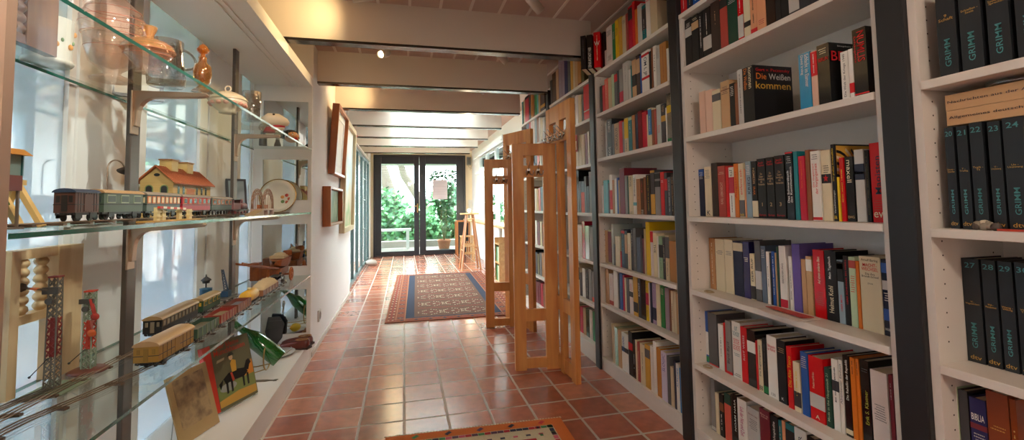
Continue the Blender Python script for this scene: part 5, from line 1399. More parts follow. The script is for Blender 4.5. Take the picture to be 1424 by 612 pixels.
MB().box(-.008, .008, -.007, .007, .158, .175).build('chimney', K('cabin_grey', '7A6A58'), t); m = MB(); leafy(m, (.005, -.01, .045), (.02, .014, .022), 160, .01, [K('moss', '5E7A3E', .8)], rnd); m.build('moss_bush', None, t)
# yellow wooden trestle and skittle
t = thing('wooden_trestle', 'yellow wooden toy trestle standing behind the brown van', 'toy frame', (-.85, 1.22, Z2)); YW = K('yellow_wood', 'DCB872', .5)
for y_ in (-.03, .03): MB().bar((-.03, y_, 0), (.0, y_*.9, .10), .014, .010, YW).build('leg', None, t); MB().bar((.05, y_, 0), (.0, y_*.9, .10), .014, .010, YW).build('leg', None, t)
MB().bar((0, -.045, .10), (0, .045, .10), .016, .012, YW).build('crossbar', None, t)
o = MB().lathe((0, 0, 0), [(.002, 0), (.012, 0), (.013, .03), (.007, .06), (.009, .075), (.015, .095), (.014, .112), (.006, .124), (.001, .126)], n=18).build('bottle_figure', K('glossy_black', '1A1418', .12)); tag(o, 'glossy black slender toy figure beside the yellow trestle', 'figure', loc=(-.925, 1.30, Z2))
# truss bridge arches, ramp, plate, frame
BRO = K('bridge_brown', '8A6448', .5)
t = thing('toy_bridge', 'brown tin toy bridge with pierced arches before the gold-rimmed plate', 'toy bridge', (-.69, 2.50, Z2))
for x_ in (-.024, .024):
    m = MB(); A = [(x_, -.095*math.cos(rad(a)), .025+.105*math.sin(rad(a))**.7 if 0 < a < 180 else .025) for a in range(0, 181, 15)]
    B = [(x_, -.072*math.cos(rad(a)), .025+.078*math.sin(rad(a))**.7 if 0 < a < 180 else .025) for a in range(0, 181, 15)]
    for L_ in (A, B): m.tube(L_, .0026, n=6)
    for i in range(len(A)-1): m.bar(A[i], B[i+1], .003, .003); m.bar(B[i], A[i+1], .003, .003)
    for i in range(2, 11, 2): m.bar(B[i], (x_, B[i][1], .028), .0025, .0025)
    m.build('arch', BRO, t)
m = MB(); m.box(-.027, .027, -.10, .10, .022, .030); m.build('deck', K('bridge_deck', 'B0907A', .5), t)
m = MB()
for a, b in ((-.10, -.075), (-.014, .014), (.075, .10)): m.box(-.027, .027, a, b, 0, .022)
m.build('pier', K('bridge_pier', 'A08478', .5), t)
for i in range(3): m = MB(); m.box(-.010+i*.01-.003, -.010+i*.01+.003, -.05, .05, .031, .05); m.build('load', K('bridge_orange', 'B86A3A', .5), t)
t = thing('toy_ramp', 'brown tin toy ramp leading up to the bridge on the middle shelf', 'toy ramp', (-.70, 2.355, Z2))
MB().prism([(-.07, 0), (.062, 0), (.062, .026), (-.07, .005)], -.02, .02, 'X').build('slope', K('ramp_tan', '9A7E58', .5), t)
t.location = (-.655, 2.26, Z2)
track('short tin toy track beyond the toy bridge on the middle shelf', [(-.70, 2.64, Z2), (-.70, 3.05, Z2)])
t = thing('plate', 'round cream plate with gold rim and painted flowers leaning at the cabinet end', 'plate', (-.79, 3.165, Z2)); t.rotation_euler = (rad(-12), 0, 0); R = .112
MB().lathe((0, 0, R), [(.001, 0), (R*.62, 0), (R*.68, -.006), (R*.97, -.012), (R*.97, -.009), (R*.66, .0), (R*.6, .005), (.001, .005)], n=40, axis='Y').build('plate_body', K('porcelain', 'E6DECB', .2), t)
MB().lathe((0, 0, R), [(R*.955, -.0125), (R, -.0135), (R, -.0105), (R*.955, -.0090)], n=40, axis='Y').build('gold_rim', mat('gold_rim', 'B98A3A', .25, metal=.8), t)
m = MB()
for k, c in enumerate(('C4542E', 'A83A2A', 'D88A3A', '6A8A4A', 'C4542E')): a = k*1.3; m.ball((.045+math.cos(a)*.022, -.002, R-.02+math.sin(a)*.025), .011, K('flower%d' % k, c), 8, (1, .12, 1))
m.build('flower_pattern', None, t)
def easel_frame(label, x, y, z, W, H, rz, fc, pmn, tilt=-12):
    t = thing('framed_photograph', label, 'framed picture', (x, y, z+.003), rz); t.rotation_euler = (rad(tilt), 0, rz); m = MB(); f = .010
    m.box(-W/2, -W/2+f, -.008, .006, 0, H); m.box(W/2-f, W/2, -.008, .006, 0, H); m.box(-W/2+f, W/2-f, -.008, .006, 0, f); m.box(-W/2+f, W/2-f, -.008, .006, H-f, H); m.build('frame', fc, t)
    MB().box(-W/2+f, W/2-f, -.003, .003, f, H-f).build('print', pmn, t); return t
easel_frame('dark framed photograph standing at the back before the second steel post', -.90, 2.80, Z2, .10, .20, rad(35), K('frame_dark', '2A2830'), K('print_grey', '8A9498'))
easel_frame('dark framed print standing at the back of the top glass shelf behind the glass jug', -.915, 1.84, Z3, .15, .17, rad(40), K('frame_dark', '2A2830'), K('print_cream', 'B8AA94'))

# ---- lower shelf: tracks and goods train
track('long curved toy track running under the goods train on the lower glass shelf', [(-.80, 1.06, Z1), (-.785, 1.2, Z1), (-.745, 1.33, Z1), (-.71, 1.47, Z1), (-.685, 1.62, Z1), (-.68, 1.9, Z1), (-.68, 2.4, Z1), (-.69, 2.9, Z1), (-.72, 3.05, Z1)])
track('toy track behind the goods train on the lower glass shelf under the black coach', [(-.845, 1.2, Z1), (-.835, 1.5, Z1), (-.83, 1.9, Z1), (-.825, 2.4, Z1), (-.82, 2.65, Z1)])
track('short toy track siding at the near end of the lower glass shelf', [(-.92, 1.12, Z1), (-.895, 1.26, Z1), (-.865, 1.42, Z1)])
TZ = Z1+.0085
wagon('toy_goods_wagon', 'mustard yellow toy goods van with tan roof heading the lower goods train', -.688, 1.47, 1.66, TZ, .062, K('mustard', '9A7428'), ROOFT, .044, 'van', rz=rad(-3), end=K('mustard2', '86661F'))
wagon('toy_open_wagon', 'dark green open toy wagon coupled to the mustard yellow van', -.682, 1.69, 1.86, TZ, .056, K('opengreen', '3A5240'), K('open_floor', '6A6048'), .030, 'open', end=K('open_trim', '6A7A58'))
wagon('toy_open_wagon', 'red open toy wagon between the green and the brown open wagons', -.681, 1.885, 2.03, TZ, .056, K('openred', '8A3026'), K('open_floor2', '8A7A5A'), .030, 'open', end=K('open_trim2', 'A8806A'))
wagon('toy_open_wagon', 'reddish brown open toy wagon with grey load before the yellow tank wagon', -.681, 2.055, 2.21, TZ, .056, K('openbrown', '7A4232'), K('open_load', '6A6E74'), .032, 'open', end=K('open_trim3', '9A7058'))
t = thing('toy_tank_wagon', 'bright yellow toy tank wagon with round tank end', 'toy wagon', (-.682, 2.29, TZ), 0, 'toy trains in the display cabinet')
m = MB(); m.box(-.024, .024, -.06, .06, .016, .022); m.build('chassis', BLKM, t); m = MB(); m.lathe((0, 0, .047), [(.001, -.058), (.024, -.057), (.0265, -.053), (.0265, .053), (.024, .057), (.001, .058)], n=24, axis='Y'); m.build('tank', K('tank_yellow', 'D8A428'), t)
MB().cyl((0, 0, .072), (0, 0, .082), .008).build('filler_cap', K('tank_cream', 'D8C08A'), t)
for yy in (-.04, .04):
    for s in (-1, 1): MB().cyl((s*.0105, yy, .0095), (s*.0135, yy, .0095), .0095, WHEEL, 14).build('wheel', None, t)
wg = wagon('toy_covered_wagon', 'toy wagon heaped under a pale canvas cover before the black locomotive', -.685, 2.40, 2.66, TZ, .056, K('canvas_side', '8A5A38'), K('open_floor', '6A6048'), .028, 'open')
m = MB(); n, k = 14, 10
vs = []
for i in range(n+1):
    y = -.128+.256*i/n
    for j in range(k+1):
        a = PI*j/k; bump_ = .004*math.sin(i*2.1+j)+.003*math.sin(j*3.3+i*.7); e = math.sin(PI*min(max((i+.6)/(n+1.2), 0), 1))**.4
        vs.append((-math.cos(a)*.031, y, .048+(math.sin(a)*(.036*e)+bump_*math.sin(a))))
m.faces(vs, [(i*(k+1)+j, i*(k+1)+j+1, (i+1)*(k+1)+j+1, (i+1)*(k+1)+j) for i in range(n) for j in range(k)]+[tuple(range(k+1)), tuple(range(n*(k+1), (n+1)*(k+1)))[::-1]], K('canvas', 'CDB48A', .9), True)
m.build('canvas_cover', None, wg)
loco('black toy locomotive with glossy round front at the far end of the lower shelf train', -.69, 2.69, 2.90, TZ, K('loco_black', '26262A', .25), WHEEL)
wagon('toy_carriage', 'long black toy coach with tan roof on the rear track of the lower shelf', -.832, 1.80, 2.08, TZ, .056, K('coach_black', '1E1E20'), ROOFT, .046, win=(K('coach_trim', '6A5638'), K('coach_win', '8A7E68')), nwin=10)
wagon('toy_carriage', 'dark green toy coach with yellow doors behind the long black coach', -.828, 2.12, 2.30, TZ, .052, K('coach_green', '2C4A30'), ROOFT, .044, win=(K('coach_yel', 'C89A34'), K('coach_yel2', '4A5A40')), nwin=4, end=K('coach_yel', 'C89A34'))
# crane wagon
t = thing('toy_crane_wagon', 'flat toy wagon with blue lattice crane beside the blue lighthouse', 'toy wagon', (-.823, 2.43, TZ), 0, 'toy trains in the display cabinet')
m = MB(); m.box(-.024, .024, -.075, .075, .016, .024); m.build('chassis', K('crane_grey', '5E5850'), t)
for yy in (-.05, .05):
    for s in (-1, 1): MB().cyl((s*.0105, yy, .0095), (s*.0135, yy, .0095), .0095, WHEEL, 14).build('wheel', None, t)
MB().box(-.016, .016, -.024, .02, .026, .052).build('cab', K('crane_blue', '24405A'), t)
m = MB()
for s in (-1, 1): m.bar((s*.009, .0, .05), (s*.004, -.052, .158), .003, .003)
for k in range(8): f, g = k/8, (k+1)/8; p = lambda s, f: (s*(.009-.005*f), -.052*f, .05+.108*f); m.bar(p(-1, f), p(1, g), .002, .002); m.bar(p(1, f), p(-1, g), .002, .002)
m.bar((0, -.052, .158), (0, .012, .052), .0015, .0015); m.build('jib', K('crane_blue', '24405A'), t); MB().tube([(0, -.052, .158), (0, -.053, .11)], .0009, n=5).build('hoist_line', BLKM, t)
# blue pillar light
t = thing('toy_lighthouse', 'small blue tin pillar lantern with dark cap behind the toy trains', 'toy tower', (-.905, 2.42, Z1))
MB().lathe((0, 0, 0), [(.001, 0), (.026, 0), (.025, .075), (.027, .078), (.001, .082)], n=24).build('tower', K('tower_blue', '2A5068'), t)
MB().cyl((0, 0, .08), (0, 0, .125), .003).build('pole', BLKM, t); MB().lathe((0, 0, 0), [(.001, .100), (.014, .102), (.016, .112), (.022, .114), (.020, .120), (.004, .132), (.002, .142), (.001, .143)], n=20).build('cap', K('cap_dark', '3A3430'), t)
# semaphore signals
def semaphore(label, x, y, H, base, mc, arm):
    t = thing('toy_semaphore', label, 'toy signal', (x, y, Z1), 0, None); r = .0112; cs = [(-r, -r), (r, -r), (r, r), (-r, r)]
    m = MB(); n = int(H/.02)
    for a, b in cs: m.bar((a, b, .004), (a*.8, b*.8, H), .0026, .0026, mc[0])
    for k in range(n):
        z0, z1 = .006+k*(H-.01)/n, .006+(k+1)*(H-.01)/n; mm = mc[1] if .25 < k/n < .62 else mc[0]
        for i in range(4):
            (a, b), (c, d) = cs[i], cs[(i+1) % 4]; f = 1-.2*k/n; m.bar((a*f, b*f, z0), (c*f, d*f, z1), .002, .002, mm); m.bar((c*f, d*f, z0), (a*f, b*f, z1), .002, .002, mm)
        if .25 < k/n < .62: m.box(-r*.5, r*.5, -r*.5, r*.5, z0, z1, mc[1])
    m.box(-r, r, -r, r, H, H+.004, mc[1]); m.build('mast', None, t)
    base(t)
    a = MB(); arm(a, H); a.build('signal_arm', None, t)
    l = MB(); l.box(-.018, .016, -.018, -.012, H*.86, H*.92); l.cyl((.0, -.018, H*.80), (.0, -.024, H*.80), .008, n=12); l.build('lamp_box', K('lamp_box', '4A443C'), t)
    l = MB(); l.bar((.0, -.016, H*.30), (-.028, -.03, H*.16), .002, .002); l.ball((-.028, -.03, H*.16), .003); l.build('lever', BLKM, t)
def base1(t): MB().box(-.038, .05, -.05, .06, 0, .004).build('base', K('sem_base', '7E8A70', .5), t)
def arm1(a, H): a.bar((-.005, -.020, H*.90), (-.05, -.024, H*.93), .012, .003, K('arm_brown', '5A4A3E')); a.bar((-.022, -.0225, H*.912), (-.036, -.0235, H*.922), .0125, .0034, K('arm_orange', 'D8642A')); a.lathe((-.055, -.026, H*.935), [(.001, 0), (.011, 0), (.011, .003), (.001, .003)], K('arm_brown', '5A4A3E'), 8, axis='Y')
semaphore('tall lattice toy semaphore with raised brown and orange arm on a green-grey foot', -.865, 1.405, .282, base1, (K('sem_grey', '6E665A'), K('sem_red', '8A2E28')), arm1)
def base2(t): MB().lathe((0, 0, 0), [(.001, 0), (.042, 0), (.046, .005), (.036, .010), (.001, .012)], n=28).build('base', K('sem_base2', '6A3A2E', .4), t)
def arm2(a, H): a.bar((.010, -.018, H*.92), (.022, -.020, H*.72), .010, .003, K('arm_red', 'B83A2E')); a.lathe((.024, -.024, H*.70), [(.001, 0), (.010, 0), (.010, .003), (.001, .003)], K('arm_red', 'B83A2E'), 16, axis='Y'); a.bar((.012, -.018, H*.66), (.016, -.019, H*.52), .008, .003, K('arm_red2', 'A84632')); a.lathe((.017, -.023, H*.50), [(.001, 0), (.010, 0), (.010, .003), (.001, .003)], K('arm_orange', 'D8642A'), 16, axis='Y')
semaphore('shorter red lattice toy semaphore with lowered arms on a round brown foot', -.862, 1.535, .222, base2, (K('sem_green', '8A9A84'), K('sem_red2', 'C8402A')), arm2)
# turned-spindle wooden frame
SP = wood('pale_pine', 'D0AC7C', 'E6CBA0', 3, .45, 'Z', 7); DSP = wood('walnut', '6A4430', '8A5E44', 3, .4, 'Z', 7)
def spindle_frame(label, x, y, z, W, H, rz, n, wm, zb=0, hh=None, dep=.02):
    t = thing('spindle_frame', label, 'wooden frame', (x, y, z), rz); hh = hh or H
    MB().box(-W/2, -W/2+.028, -dep, dep, 0, H).build('post', wm, t); MB().box(W/2-.095, W/2, -dep, dep, 0, H).build('post', wm, t)
    MB().box(-W/2+.028, W/2-.095, -dep*.8, dep*.8, H-.024, H).build('rail', wm, t); MB().box(-W/2+.028, W/2-.095, -dep*.8, dep*.8, zb, zb+.022).build('rail', wm, t)
    for k in range(n):
        x_ = -W/2+.028+(W-.123)*(k+.5)/n; pr = []; m_ = int((H-.05-zb)/.0215)
        for j in range(m_*8+1): a = j/8; pr.append((.009+.0065*abs(math.sin(PI*a)), zb+.022+(H-.046-zb)*j/(m_*8)))
        MB().lathe((x_, 0, 0), pr, n=16).build('spindle', wm, t)
spindle_frame('pale wooden frame with turned spiral spindles at the near end of the lower shelf', -.938, 1.47, Z1, .25, .355, rad(90), 2, SP, zb=.17)
spindle_frame('dark wooden frame with turned spindles at the near end of the top shelf', -.87, 1.28, Z3, .17, .17, rad(90), 2, DSP, zb=.0, dep=.012)
# wooden cannon-like cart
CH = wood('cherry_wood', '7A3E1C', 'A85E2C', 3, .35, 'Y', 6)
t = thing('wooden_toy_cart', 'brown wooden toy cart with spoked wheels and long poles behind the black locomotive', 'toy cart', (-.745, 3.06, Z1))
m = MB(); hull = []
for i, (y, w_, zb_, zt) in enumerate(((-.13, .010, .115, .135), (-.09, .035, .090, .140), (0, .055, .080, .145), (.08, .05, .085, .140), (.125, .015, .110, .138))):
    hull.append([(-w_, y, zt), (-w_*.8, y, zb_+.012), (0, y, zb_), (w_*.8, y, zb_+.012), (w_, y, zt)])
vs = [p for r in hull for p in r]; m.faces(vs, [(i*5+j, i*5+j+1, (i+1)*5+j+1, (i+1)*5+j) for i in range(4) for j in range(4)]+[(i*5, (i+1)*5, (i+1)*5+4, i*5+4) for i in range(4)], CH); m.build('hull', None, t)
m = MB(); m.box(-.04, .04, -.07, .06, .144, .160); m.ball((0, 0, .160), .04, None, 12, (.9, 1.4, .42)); m.build('canopy', K('cart_cream', 'C9B08A', .7), t)
m = MB(); m.cyl((.015, .03, .165), (.055, .05, .168), .018, n=16); m.build('barrel', CH, t)
for s in (-1, 1):
    w_ = MB(); cx = .03 if s > 0 else -.09
    ring = [(s*.062, .02+math.cos(a*PI/12)*.036, .040+math.sin(a*PI/12)*.036) for a in range(24)]; w_.tube(ring, .006, n=8, closed=True); w_.cyl((s*.055, .02, .040), (s*.070, .02, .040), .010, n=12)
    for k in range(8): a = k*PI/4; w_.bar((s*.062, .02, .040), (s*.062, .02+math.cos(a)*.034, .040+math.sin(a)*.034), .004, .005)
    w_.build('wheel', K('wheel_orange', 'B5662C', .4), t)
MB().box(-.055, .055, .012, .028, .034, .046).build('axle', CH, t); MB().box(-.03, .03, -.10, .09, .046, .086).build('chassis', CH, t)
for s in (-1, 1): MB().bar((s*.018, -.08, .085), (s*.018-.10, -.40, .16), .010, .010).build('pole', CH, t)
for i, (x, y, w_, l, h, lab) in enumerate(((-.90, 3.14, .05, .07, .11, 'upright brown wooden block at the back corner of the lower shelf'), (-.87, 3.235, .06, .035, .06, 'low brown wooden block against the lowest but one mirror'))):
    o = MB().box(-w_/2, w_/2, -l/2, l/2, 0, h).build('wooden_block', CH, bevel=.003); tag(o, lab, 'block', loc=(x, y, Z1))

# ---- base of the cabinet
CARD = thing('picture_book', 'picture book with a rider on a black horse propped on a wire stand', 'book', (-.735, 2.325, ZP+.0065), 0); CARD.rotation_euler = (rad(-14), 0, rad(64))
W, H, T = .245, .285, .018
m = MB(); m.box(-W/2, W/2, -.002, .001, 0, H, K('cover_olive', '6E6A4E', .5)); m.box(-W/2, W/2, T, T+.003, 0, H, K('cover_olive', '6E6A4E', .5)); m.box(-W/2-.003, -W/2, -.002, T+.003, 0, H, K('cover_red', 'D23C28', .5)); m.box(-W/2, -W/2+.035, -.0028, -.002, 0, H, K('cover_red', 'D23C28', .5)); m.build('cover', None, CARD)
MB().box(-W/2, W/2-.003, .001, T, .003, H-.003).build('page_block', PAGE, CARD)
p = MB(); Yy = -.0032
def blob(pts, c, dy=0): p.faces([(x, Yy-dy, z) for x, z in pts], [tuple(range(len(pts)))], K(c[0], c[1], .5))
blob([(-.085, .012), (.118, .012), (.118, .045), (.02, .052), (-.085, .04)], ('pc_ochre', 'C89A44')); blob([(-.085, .04), (.02, .052), (.118, .045), (.118, .10), (-.085, .10)], ('pc_green', '7E8A4E')); blob([(.06, .10), (.118, .10), (.118, .165), (.095, .15)], ('pc_orange', 'D88A34'), .0003)
blob([(-.03+math.cos(a/3)*.045, .085+math.sin(a/3)*.018) for a in range(19)], ('pc_grey', '9A9C96'), .0004)
blob([(-.05, .125), (-.02, .142), (.03, .145), (.075, .135), (.085, .115), (.06, .10), (.0, .105), (-.04, .10)], ('pc_black', '1C1A1A'), .0006); blob([(.065, .13), (.085, .165), (.10, .17), (.112, .15), (.10, .142), (.09, .12)], ('pc_black', '1C1A1A'), .0006); blob([(-.05, .125), (-.075, .11), (-.07, .085), (-.06, .10)], ('pc_black', '1C1A1A'), .0006)
for x in (-.04, -.015, .05, .075): blob([(x, .11), (x+.012, .11), (x+.008, .06), (x-.002, .058)], ('pc_black', '1C1A1A'), .0006)
blob([(.0, .14), (.025, .14), (.03, .185), (.01, .195), (-.002, .18)], ('pc_gold', 'D8A23C'), .0009); blob([(.006+math.cos(a/2)*.011, .205+math.sin(a/2)*.012) for a in range(13)], ('pc_skin', 'D8B088'), .0009); blob([(-.012, .212), (.026, .212), (.016, .228), (-.002, .226)], ('pc_hat', '3A3A30'), .0011); blob([(-.01, .14), (.0, .14), (.008, .105), (-.004, .10)], ('pc_red2', 'B8402C'), .0009)
blob([(-.07, .20), (-.03, .205), (-.025, .215), (-.065, .212)], ('pc_moon', 'C8B890'), .0003)
put_text(p, 'Der kleine', (.0, Yy, .268), (1, 0, 0), (0, 0, 1), .13, .020, K('pc_title', 'C83A24', .5)); put_text(p, 'Münchhausen', (.01, Yy, .243), (1, 0, 0), (0, 0, 1), .17, .024, K('pc_title', 'C83A24', .5)); p.build('cover_picture', None, CARD)
m = MB(); m.tube([(-.10, -.02, -.001), (-.10, .03, -.001), (-.10, .06, .005), (-.10, .03, .10)], .0018, n=6); m.tube([(.10, -.02, -.001), (.10, .03, -.001), (.10, .06, .005), (.10, .03, .10)], .0018, n=6); m.tube([(-.10, -.02, -.001), (.10, -.02, -.001)], .0018, n=6); m.build('wire_stand', mat('wire_grey', 'A8A8A4', .3, metal=.8), CARD)
t = thing('picture_card', 'worn brownish picture card propped up behind the book with the rider', 'card', (-.775, 2.06, ZP+.0035)); t.rotation_euler = (rad(-16), 0, rad(72))
MB().box(-.10, .10, 0, .006, 0, .255).build('card', K('card_tan', 'B89A6A', .6), t); p = MB().box(-.075, .075, -.0012, 0, .05, .235)
p.build('card_picture', painting_mat('card_print', ['4A3828', '8A6E50', 'B89A70', '6A5240', 'A88A60'], 22, 7), t); m = MB(); m.tube([(-.07, .0, 0), (-.07, .07, .0), (-.07, .008, .16)], .0018, n=6); m.tube([(.07, .0, 0), (.07, .07, .0), (.07, .008, .16)], .0018, n=6); m.build('wire_stand', mat('wire_grey', 'A8A8A4', .3, metal=.8), t)
# bottle in its wire cradle
GB = glassy('bottle_green', '2E9A3C', gloss=.10, edge=.5, body=.42, bodycol='0E8A2A')
t = thing('green_bottle', 'green glass wine bottle lying tilted in a wire cradle', 'bottle', (-.665, 2.76, ZP+.056)); t.scale = (1.2, 1.2, 1.2); a = Vector((-.20, .24, .30)).normalized(); t.rotation_mode = 'QUATERNION'
d_ = Vector((-.62, .02, .56)).normalized(); t.rotation_quaternion = Vector((0, 0, 1)).rotation_difference(d_)
MB().lathe((0, 0, 0), [(.001, .012), (.025, .004), (.036, 0), (.038, .006), (.038, .13), (.034, .155), (.020, .19), (.0135, .215), (.0130, .265), (.016, .268), (.016, .276), (.011, .277), (.010, .22), (.016, .19), (.032, .14), (.034, .02), (.001, .02)], n=32).build('glass_body', GB, t)
WR = mat('brass_wire', 'B08A50', .3, metal=.8)
c = thing('wire_cradle', 'brass wire bottle cradle with looped ends holding the green bottle', 'wire stand', (-.77, 2.77, ZP))
m = MB(); m.tube([(.04, math.cos(q*PI/10)*.072, .078+math.sin(q*PI/10)*.074) for q in range(20)], .0038, n=6, closed=True); m.tube([(-.115, math.cos(q*PI/8)*.028, .158+math.sin(q*PI/8)*.022) for q in range(16)], .0034, n=6, closed=True)
m.tube([(.04, -.045, .018), (-.03, -.06, .004), (-.10, -.055, .004), (-.125, -.03, .05), (-.115, -.015, .142)], .0026, n=6); m.tube([(.04, .045, .018), (-.03, .06, .004), (-.10, .055, .004), (-.125, .03, .05), (-.115, .015, .142)], .0026, n=6); m.build('wire', WR, c)
t = thing('plate', 'white plate on the cabinet base beside the green bottle', 'plate', (-.735, 3.02, ZP)); MB().lathe((0, 0, 0), [(.001, .002), (.05, .002), (.055, 0), (.062, .003), (.092, .016), (.092, .019), (.06, .007), (.001, .005)], n=36).build('plate_body', K('plate_white', 'DAD6D0', .2), t)
o = MB().lathe((0, 0, 0), [(.001, -.040), (.007, -.036), (.022, -.024), (.029, -.004), (.028, .012), (.018, .028), (.008, .035), (.004, .042), (.001, .043)], n=22, axis='Y').build('lemon', mat('lemon_yellow', 'E2B62A', .45, bump=.3, bscale=200)); tag(o, 'yellow lemon lying on the white plate', 'lemon', loc=(-.75, 3.01, ZP+.037), rz=rad(50))
o = MB().tube([(-.68, 2.97, ZP+.024), (-.66, 3.03, ZP+.03), (-.68, 3.08, ZP+.028)], .0022, n=6).build('small_fork', mat('toy_steel', '9A9488', .3, metal=.8)); tag(o, 'thin bent metal handle on the rim of the white plate', 'cutlery')
def shoe(label, x, y, rz):
    t = thing('shoe', label, 'shoe', (x, y, ZP), rz, 'brown leather shoes'); SH_ = K('shoe_leather', '6E3026', .28); sc = 1.0; st = []
    prof = [(-.095, .012, .020, .045), (-.085, .024, .004, .058), (-.055, .029, .004, .060), (-.02, .029, .004, .050), (.02, .032, .004, .044), (.06, .036, .004, .036), (.085, .030, .004, .030), (.105, .014, .008, .020)]
    m = MB(); n = 10
    for y_, w_, z0, z1 in prof: st.append([(math.cos(rad(180*j/(n-1)))*w_, y_, z0+(z1-z0)*math.sin(rad(180*j/(n-1)))**.55) for j in range(n)])
    vs = [p for r in st for p in r]; k = len(prof)
    hole = {(i, j) for i in (1, 2) for j in (3, 4, 5)}
    m.faces(vs, [(i*n+j, i*n+j+1, (i+1)*n+j+1, (i+1)*n+j) for i in range(k-1) for j in range(n-1) if (i, j) not in hole]+[tuple(range(n)), tuple(range((k-1)*n, k*n))[::-1]], SH_, True); m.build('upper', None, t)
    so = MB(); pts = [(x_, y_) for y_, x_, _, _ in [(p[0], p[1]+.003, 0, 0) for p in prof]]; so.prism(pts+[(-a, b) for a, b in pts[::-1]], 0, .007, 'Z'); so.prism([(-.026, -.098), (.026, -.098), (.028, -.045), (-.028, -.045)], 0, .012, 'Z'); so.build('sole', K('shoe_sole', '3A2018', .5), t)
    li = MB(); li.tube([(math.cos(q*PI/8)*.021, -.045+math.sin(q*PI/8)*.040, .056-.004*math.sin(q*PI/8)) for q in range(16)], .0035, n=6, closed=True); li.build('collar', K('shoe_lining', 'B07A4A', .6), t)
shoe('brown leather shoe at the cabinet edge, toe pointing into the cabinet', -.668, 3.14, rad(68)); shoe('brown leather shoe behind its twin, against the end mirror', -.668, 3.218, rad(72))
t = thing('leather_pouch', 'black folded leather pouch propped beside the end mirror', 'pouch', (-.79, 3.16, ZP)); t.rotation_euler = (rad(-8), rad(0), rad(15)); t.location = (-.80, 3.205, ZP+.004); t.scale = (.85, .85, .95)
m = MB(); m.faces([(-.07, -.012, .10), (-.045, -.02, .03), (.0, -.022, 0), (.045, -.02, .05), (.062, -.014, .14), (.03, -.01, .19), (-.05, -.008, .195), (-.07, .012, .10), (-.045, .02, .03), (.0, .022, 0), (.045, .02, .05), (.062, .014, .14), (.03, .01, .19), (-.05, .008, .195)], [(0, 1, 2, 3, 4, 5, 6), (13, 12, 11, 10, 9, 8, 7)]+[(i, (i+1) % 7, 7+(i+1) % 7, 7+i) for i in range(7)], K('pouch_black', '1E1C1E', .35)); m.build('body', None, t, bevel=.004)
MB().prism([(-.05, .12), (.045, .10), (.04, .165), (-.045, .17)], -.026, -.020, 'Y').build('flap', K('pouch_black2', '2A282A', .3), t)
t = thing('letter_opener', 'flat grey metal letter opener lying on the cabinet base', 'letter opener', (-.70, 2.60, ZP), rad(-8))
MB().prism([(-.075, -.004), (-.055, -.011), (.01, -.012), (.03, -.005), (.045, -.004), (.05, -.011), (.066, -.010), (.062, 0), (.066, .010), (.05, .011), (.045, .004), (.03, .005), (.01, .012), (-.055, .011), (-.075, .004)], .0005, .0035, 'Z').build('blade', mat('opener_metal', '8A8478', .35, metal=.7), t)

# ---- glass on the top shelf
G1 = glassy('clear_glassware', 'F2EEE8', gloss=.16, edge=.6, rough=.02); G2 = glassy('pink_glass', 'F8E6DA', gloss=.10, edge=.45, body=.10, bodycol='E8C2A8'); GA = glassy('amber_glass', 'D88A20', gloss=.12, edge=.5, body=.35, bodycol='D07810')
def swirl(t, rings, m=None):
    b = MB()
    for r, z in rings: b.tube([(math.cos(q*PI/14)*r, math.sin(q*PI/14)*r, z+.004*math.sin(q*PI/14)) for q in range(28)], .0007, n=5, closed=True)
    b.build('painted_line', m or K('swirl_rust', 'B0624A', .4), t)
t = thing('glass_jar', 'large pale pink lidded glass jar with rust coloured lines, biggest on the top shelf', 'jar', (-.865, 1.60, Z3)); t.scale = (1.28, 1.28, 1.28)
MB().lathe((0, 0, 0), [(.001, .002), (.040, .002), (.042, .006), (.016, .018), (.018, .024), (.044, .045), (.052, .075), (.056, .105), (.054, .108), (.05, .075), (.040, .045), (.001, .03)], n=36).build('bowl', G2, t)
MB().lathe((0, 0, 0), [(.058, .108), (.063, .125), (.062, .150), (.050, .175), (.026, .200), (.014, .215), (.016, .235), (.008, .25), (.001, .252)], n=36).build('lid', G2, t); swirl(t, [(.053, .08), (.059, .112), (.0635, .135), (.062, .150), (.052, .173)])
t = thing('glass_jar', 'low orange and pink striped glass dish with knobbed lid beside the first steel post', 'jar', (-.715, 1.485, Z3)); t.scale = (1.06, 1.06, 1.06)
MB().lathe((0, 0, 0), [(.001, .002), (.030, .002), (.032, .005), (.022, .012), (.030, .02), (.052, .045), (.055, .06), (.052, .06), (.048, .046), (.001, .02)], n=36).build('bowl', G2, t)
MB().lathe((0, 0, 0), [(.060, .060), (.061, .066), (.050, .082), (.025, .094), (.010, .098), (.010, .104), (.018, .125), (.018, .130), (.001, .131)], n=36).build('lid', glassy('peach_glass', 'F0C090', gloss=.12, edge=.5, body=.4, bodycol='E0A868'), t); swirl(t, [(.054, .05), (.0615, .063), (.055, .077), (.04, .088)])
t = thing('glass_jug', 'clear glass jug with looped handle behind the green shelf edge', 'jug', (-.745, 1.655, Z3)); t.scale = (1.15, 1.15, 1.15)
MB().lathe((0, 0, 0), [(.001, .004), (.040, .004), (.044, .008), (.046, .03), (.040, .07), (.036, .10), (.038, .135), (.036, .135), (.034, .10), (.038, .07), (.043, .03), (.038, .010), (.001, .010)], n=32).build('body', G1, t)
MB().tube([(.03, .020, .115)]+[(.03+.02*math.sin(rad(a)), .020+.035*math.sin(rad(a)), .090+.028*math.cos(rad(a))) for a in range(0, 181, 20)], .004, n=8).build('handle', G1, t)
t = thing('glass_decanter', 'small glass decanter with orange stopper and amber foot', 'decanter', (-.66, 1.70, Z3)); t.scale = (1.05, 1.05, 1.05)
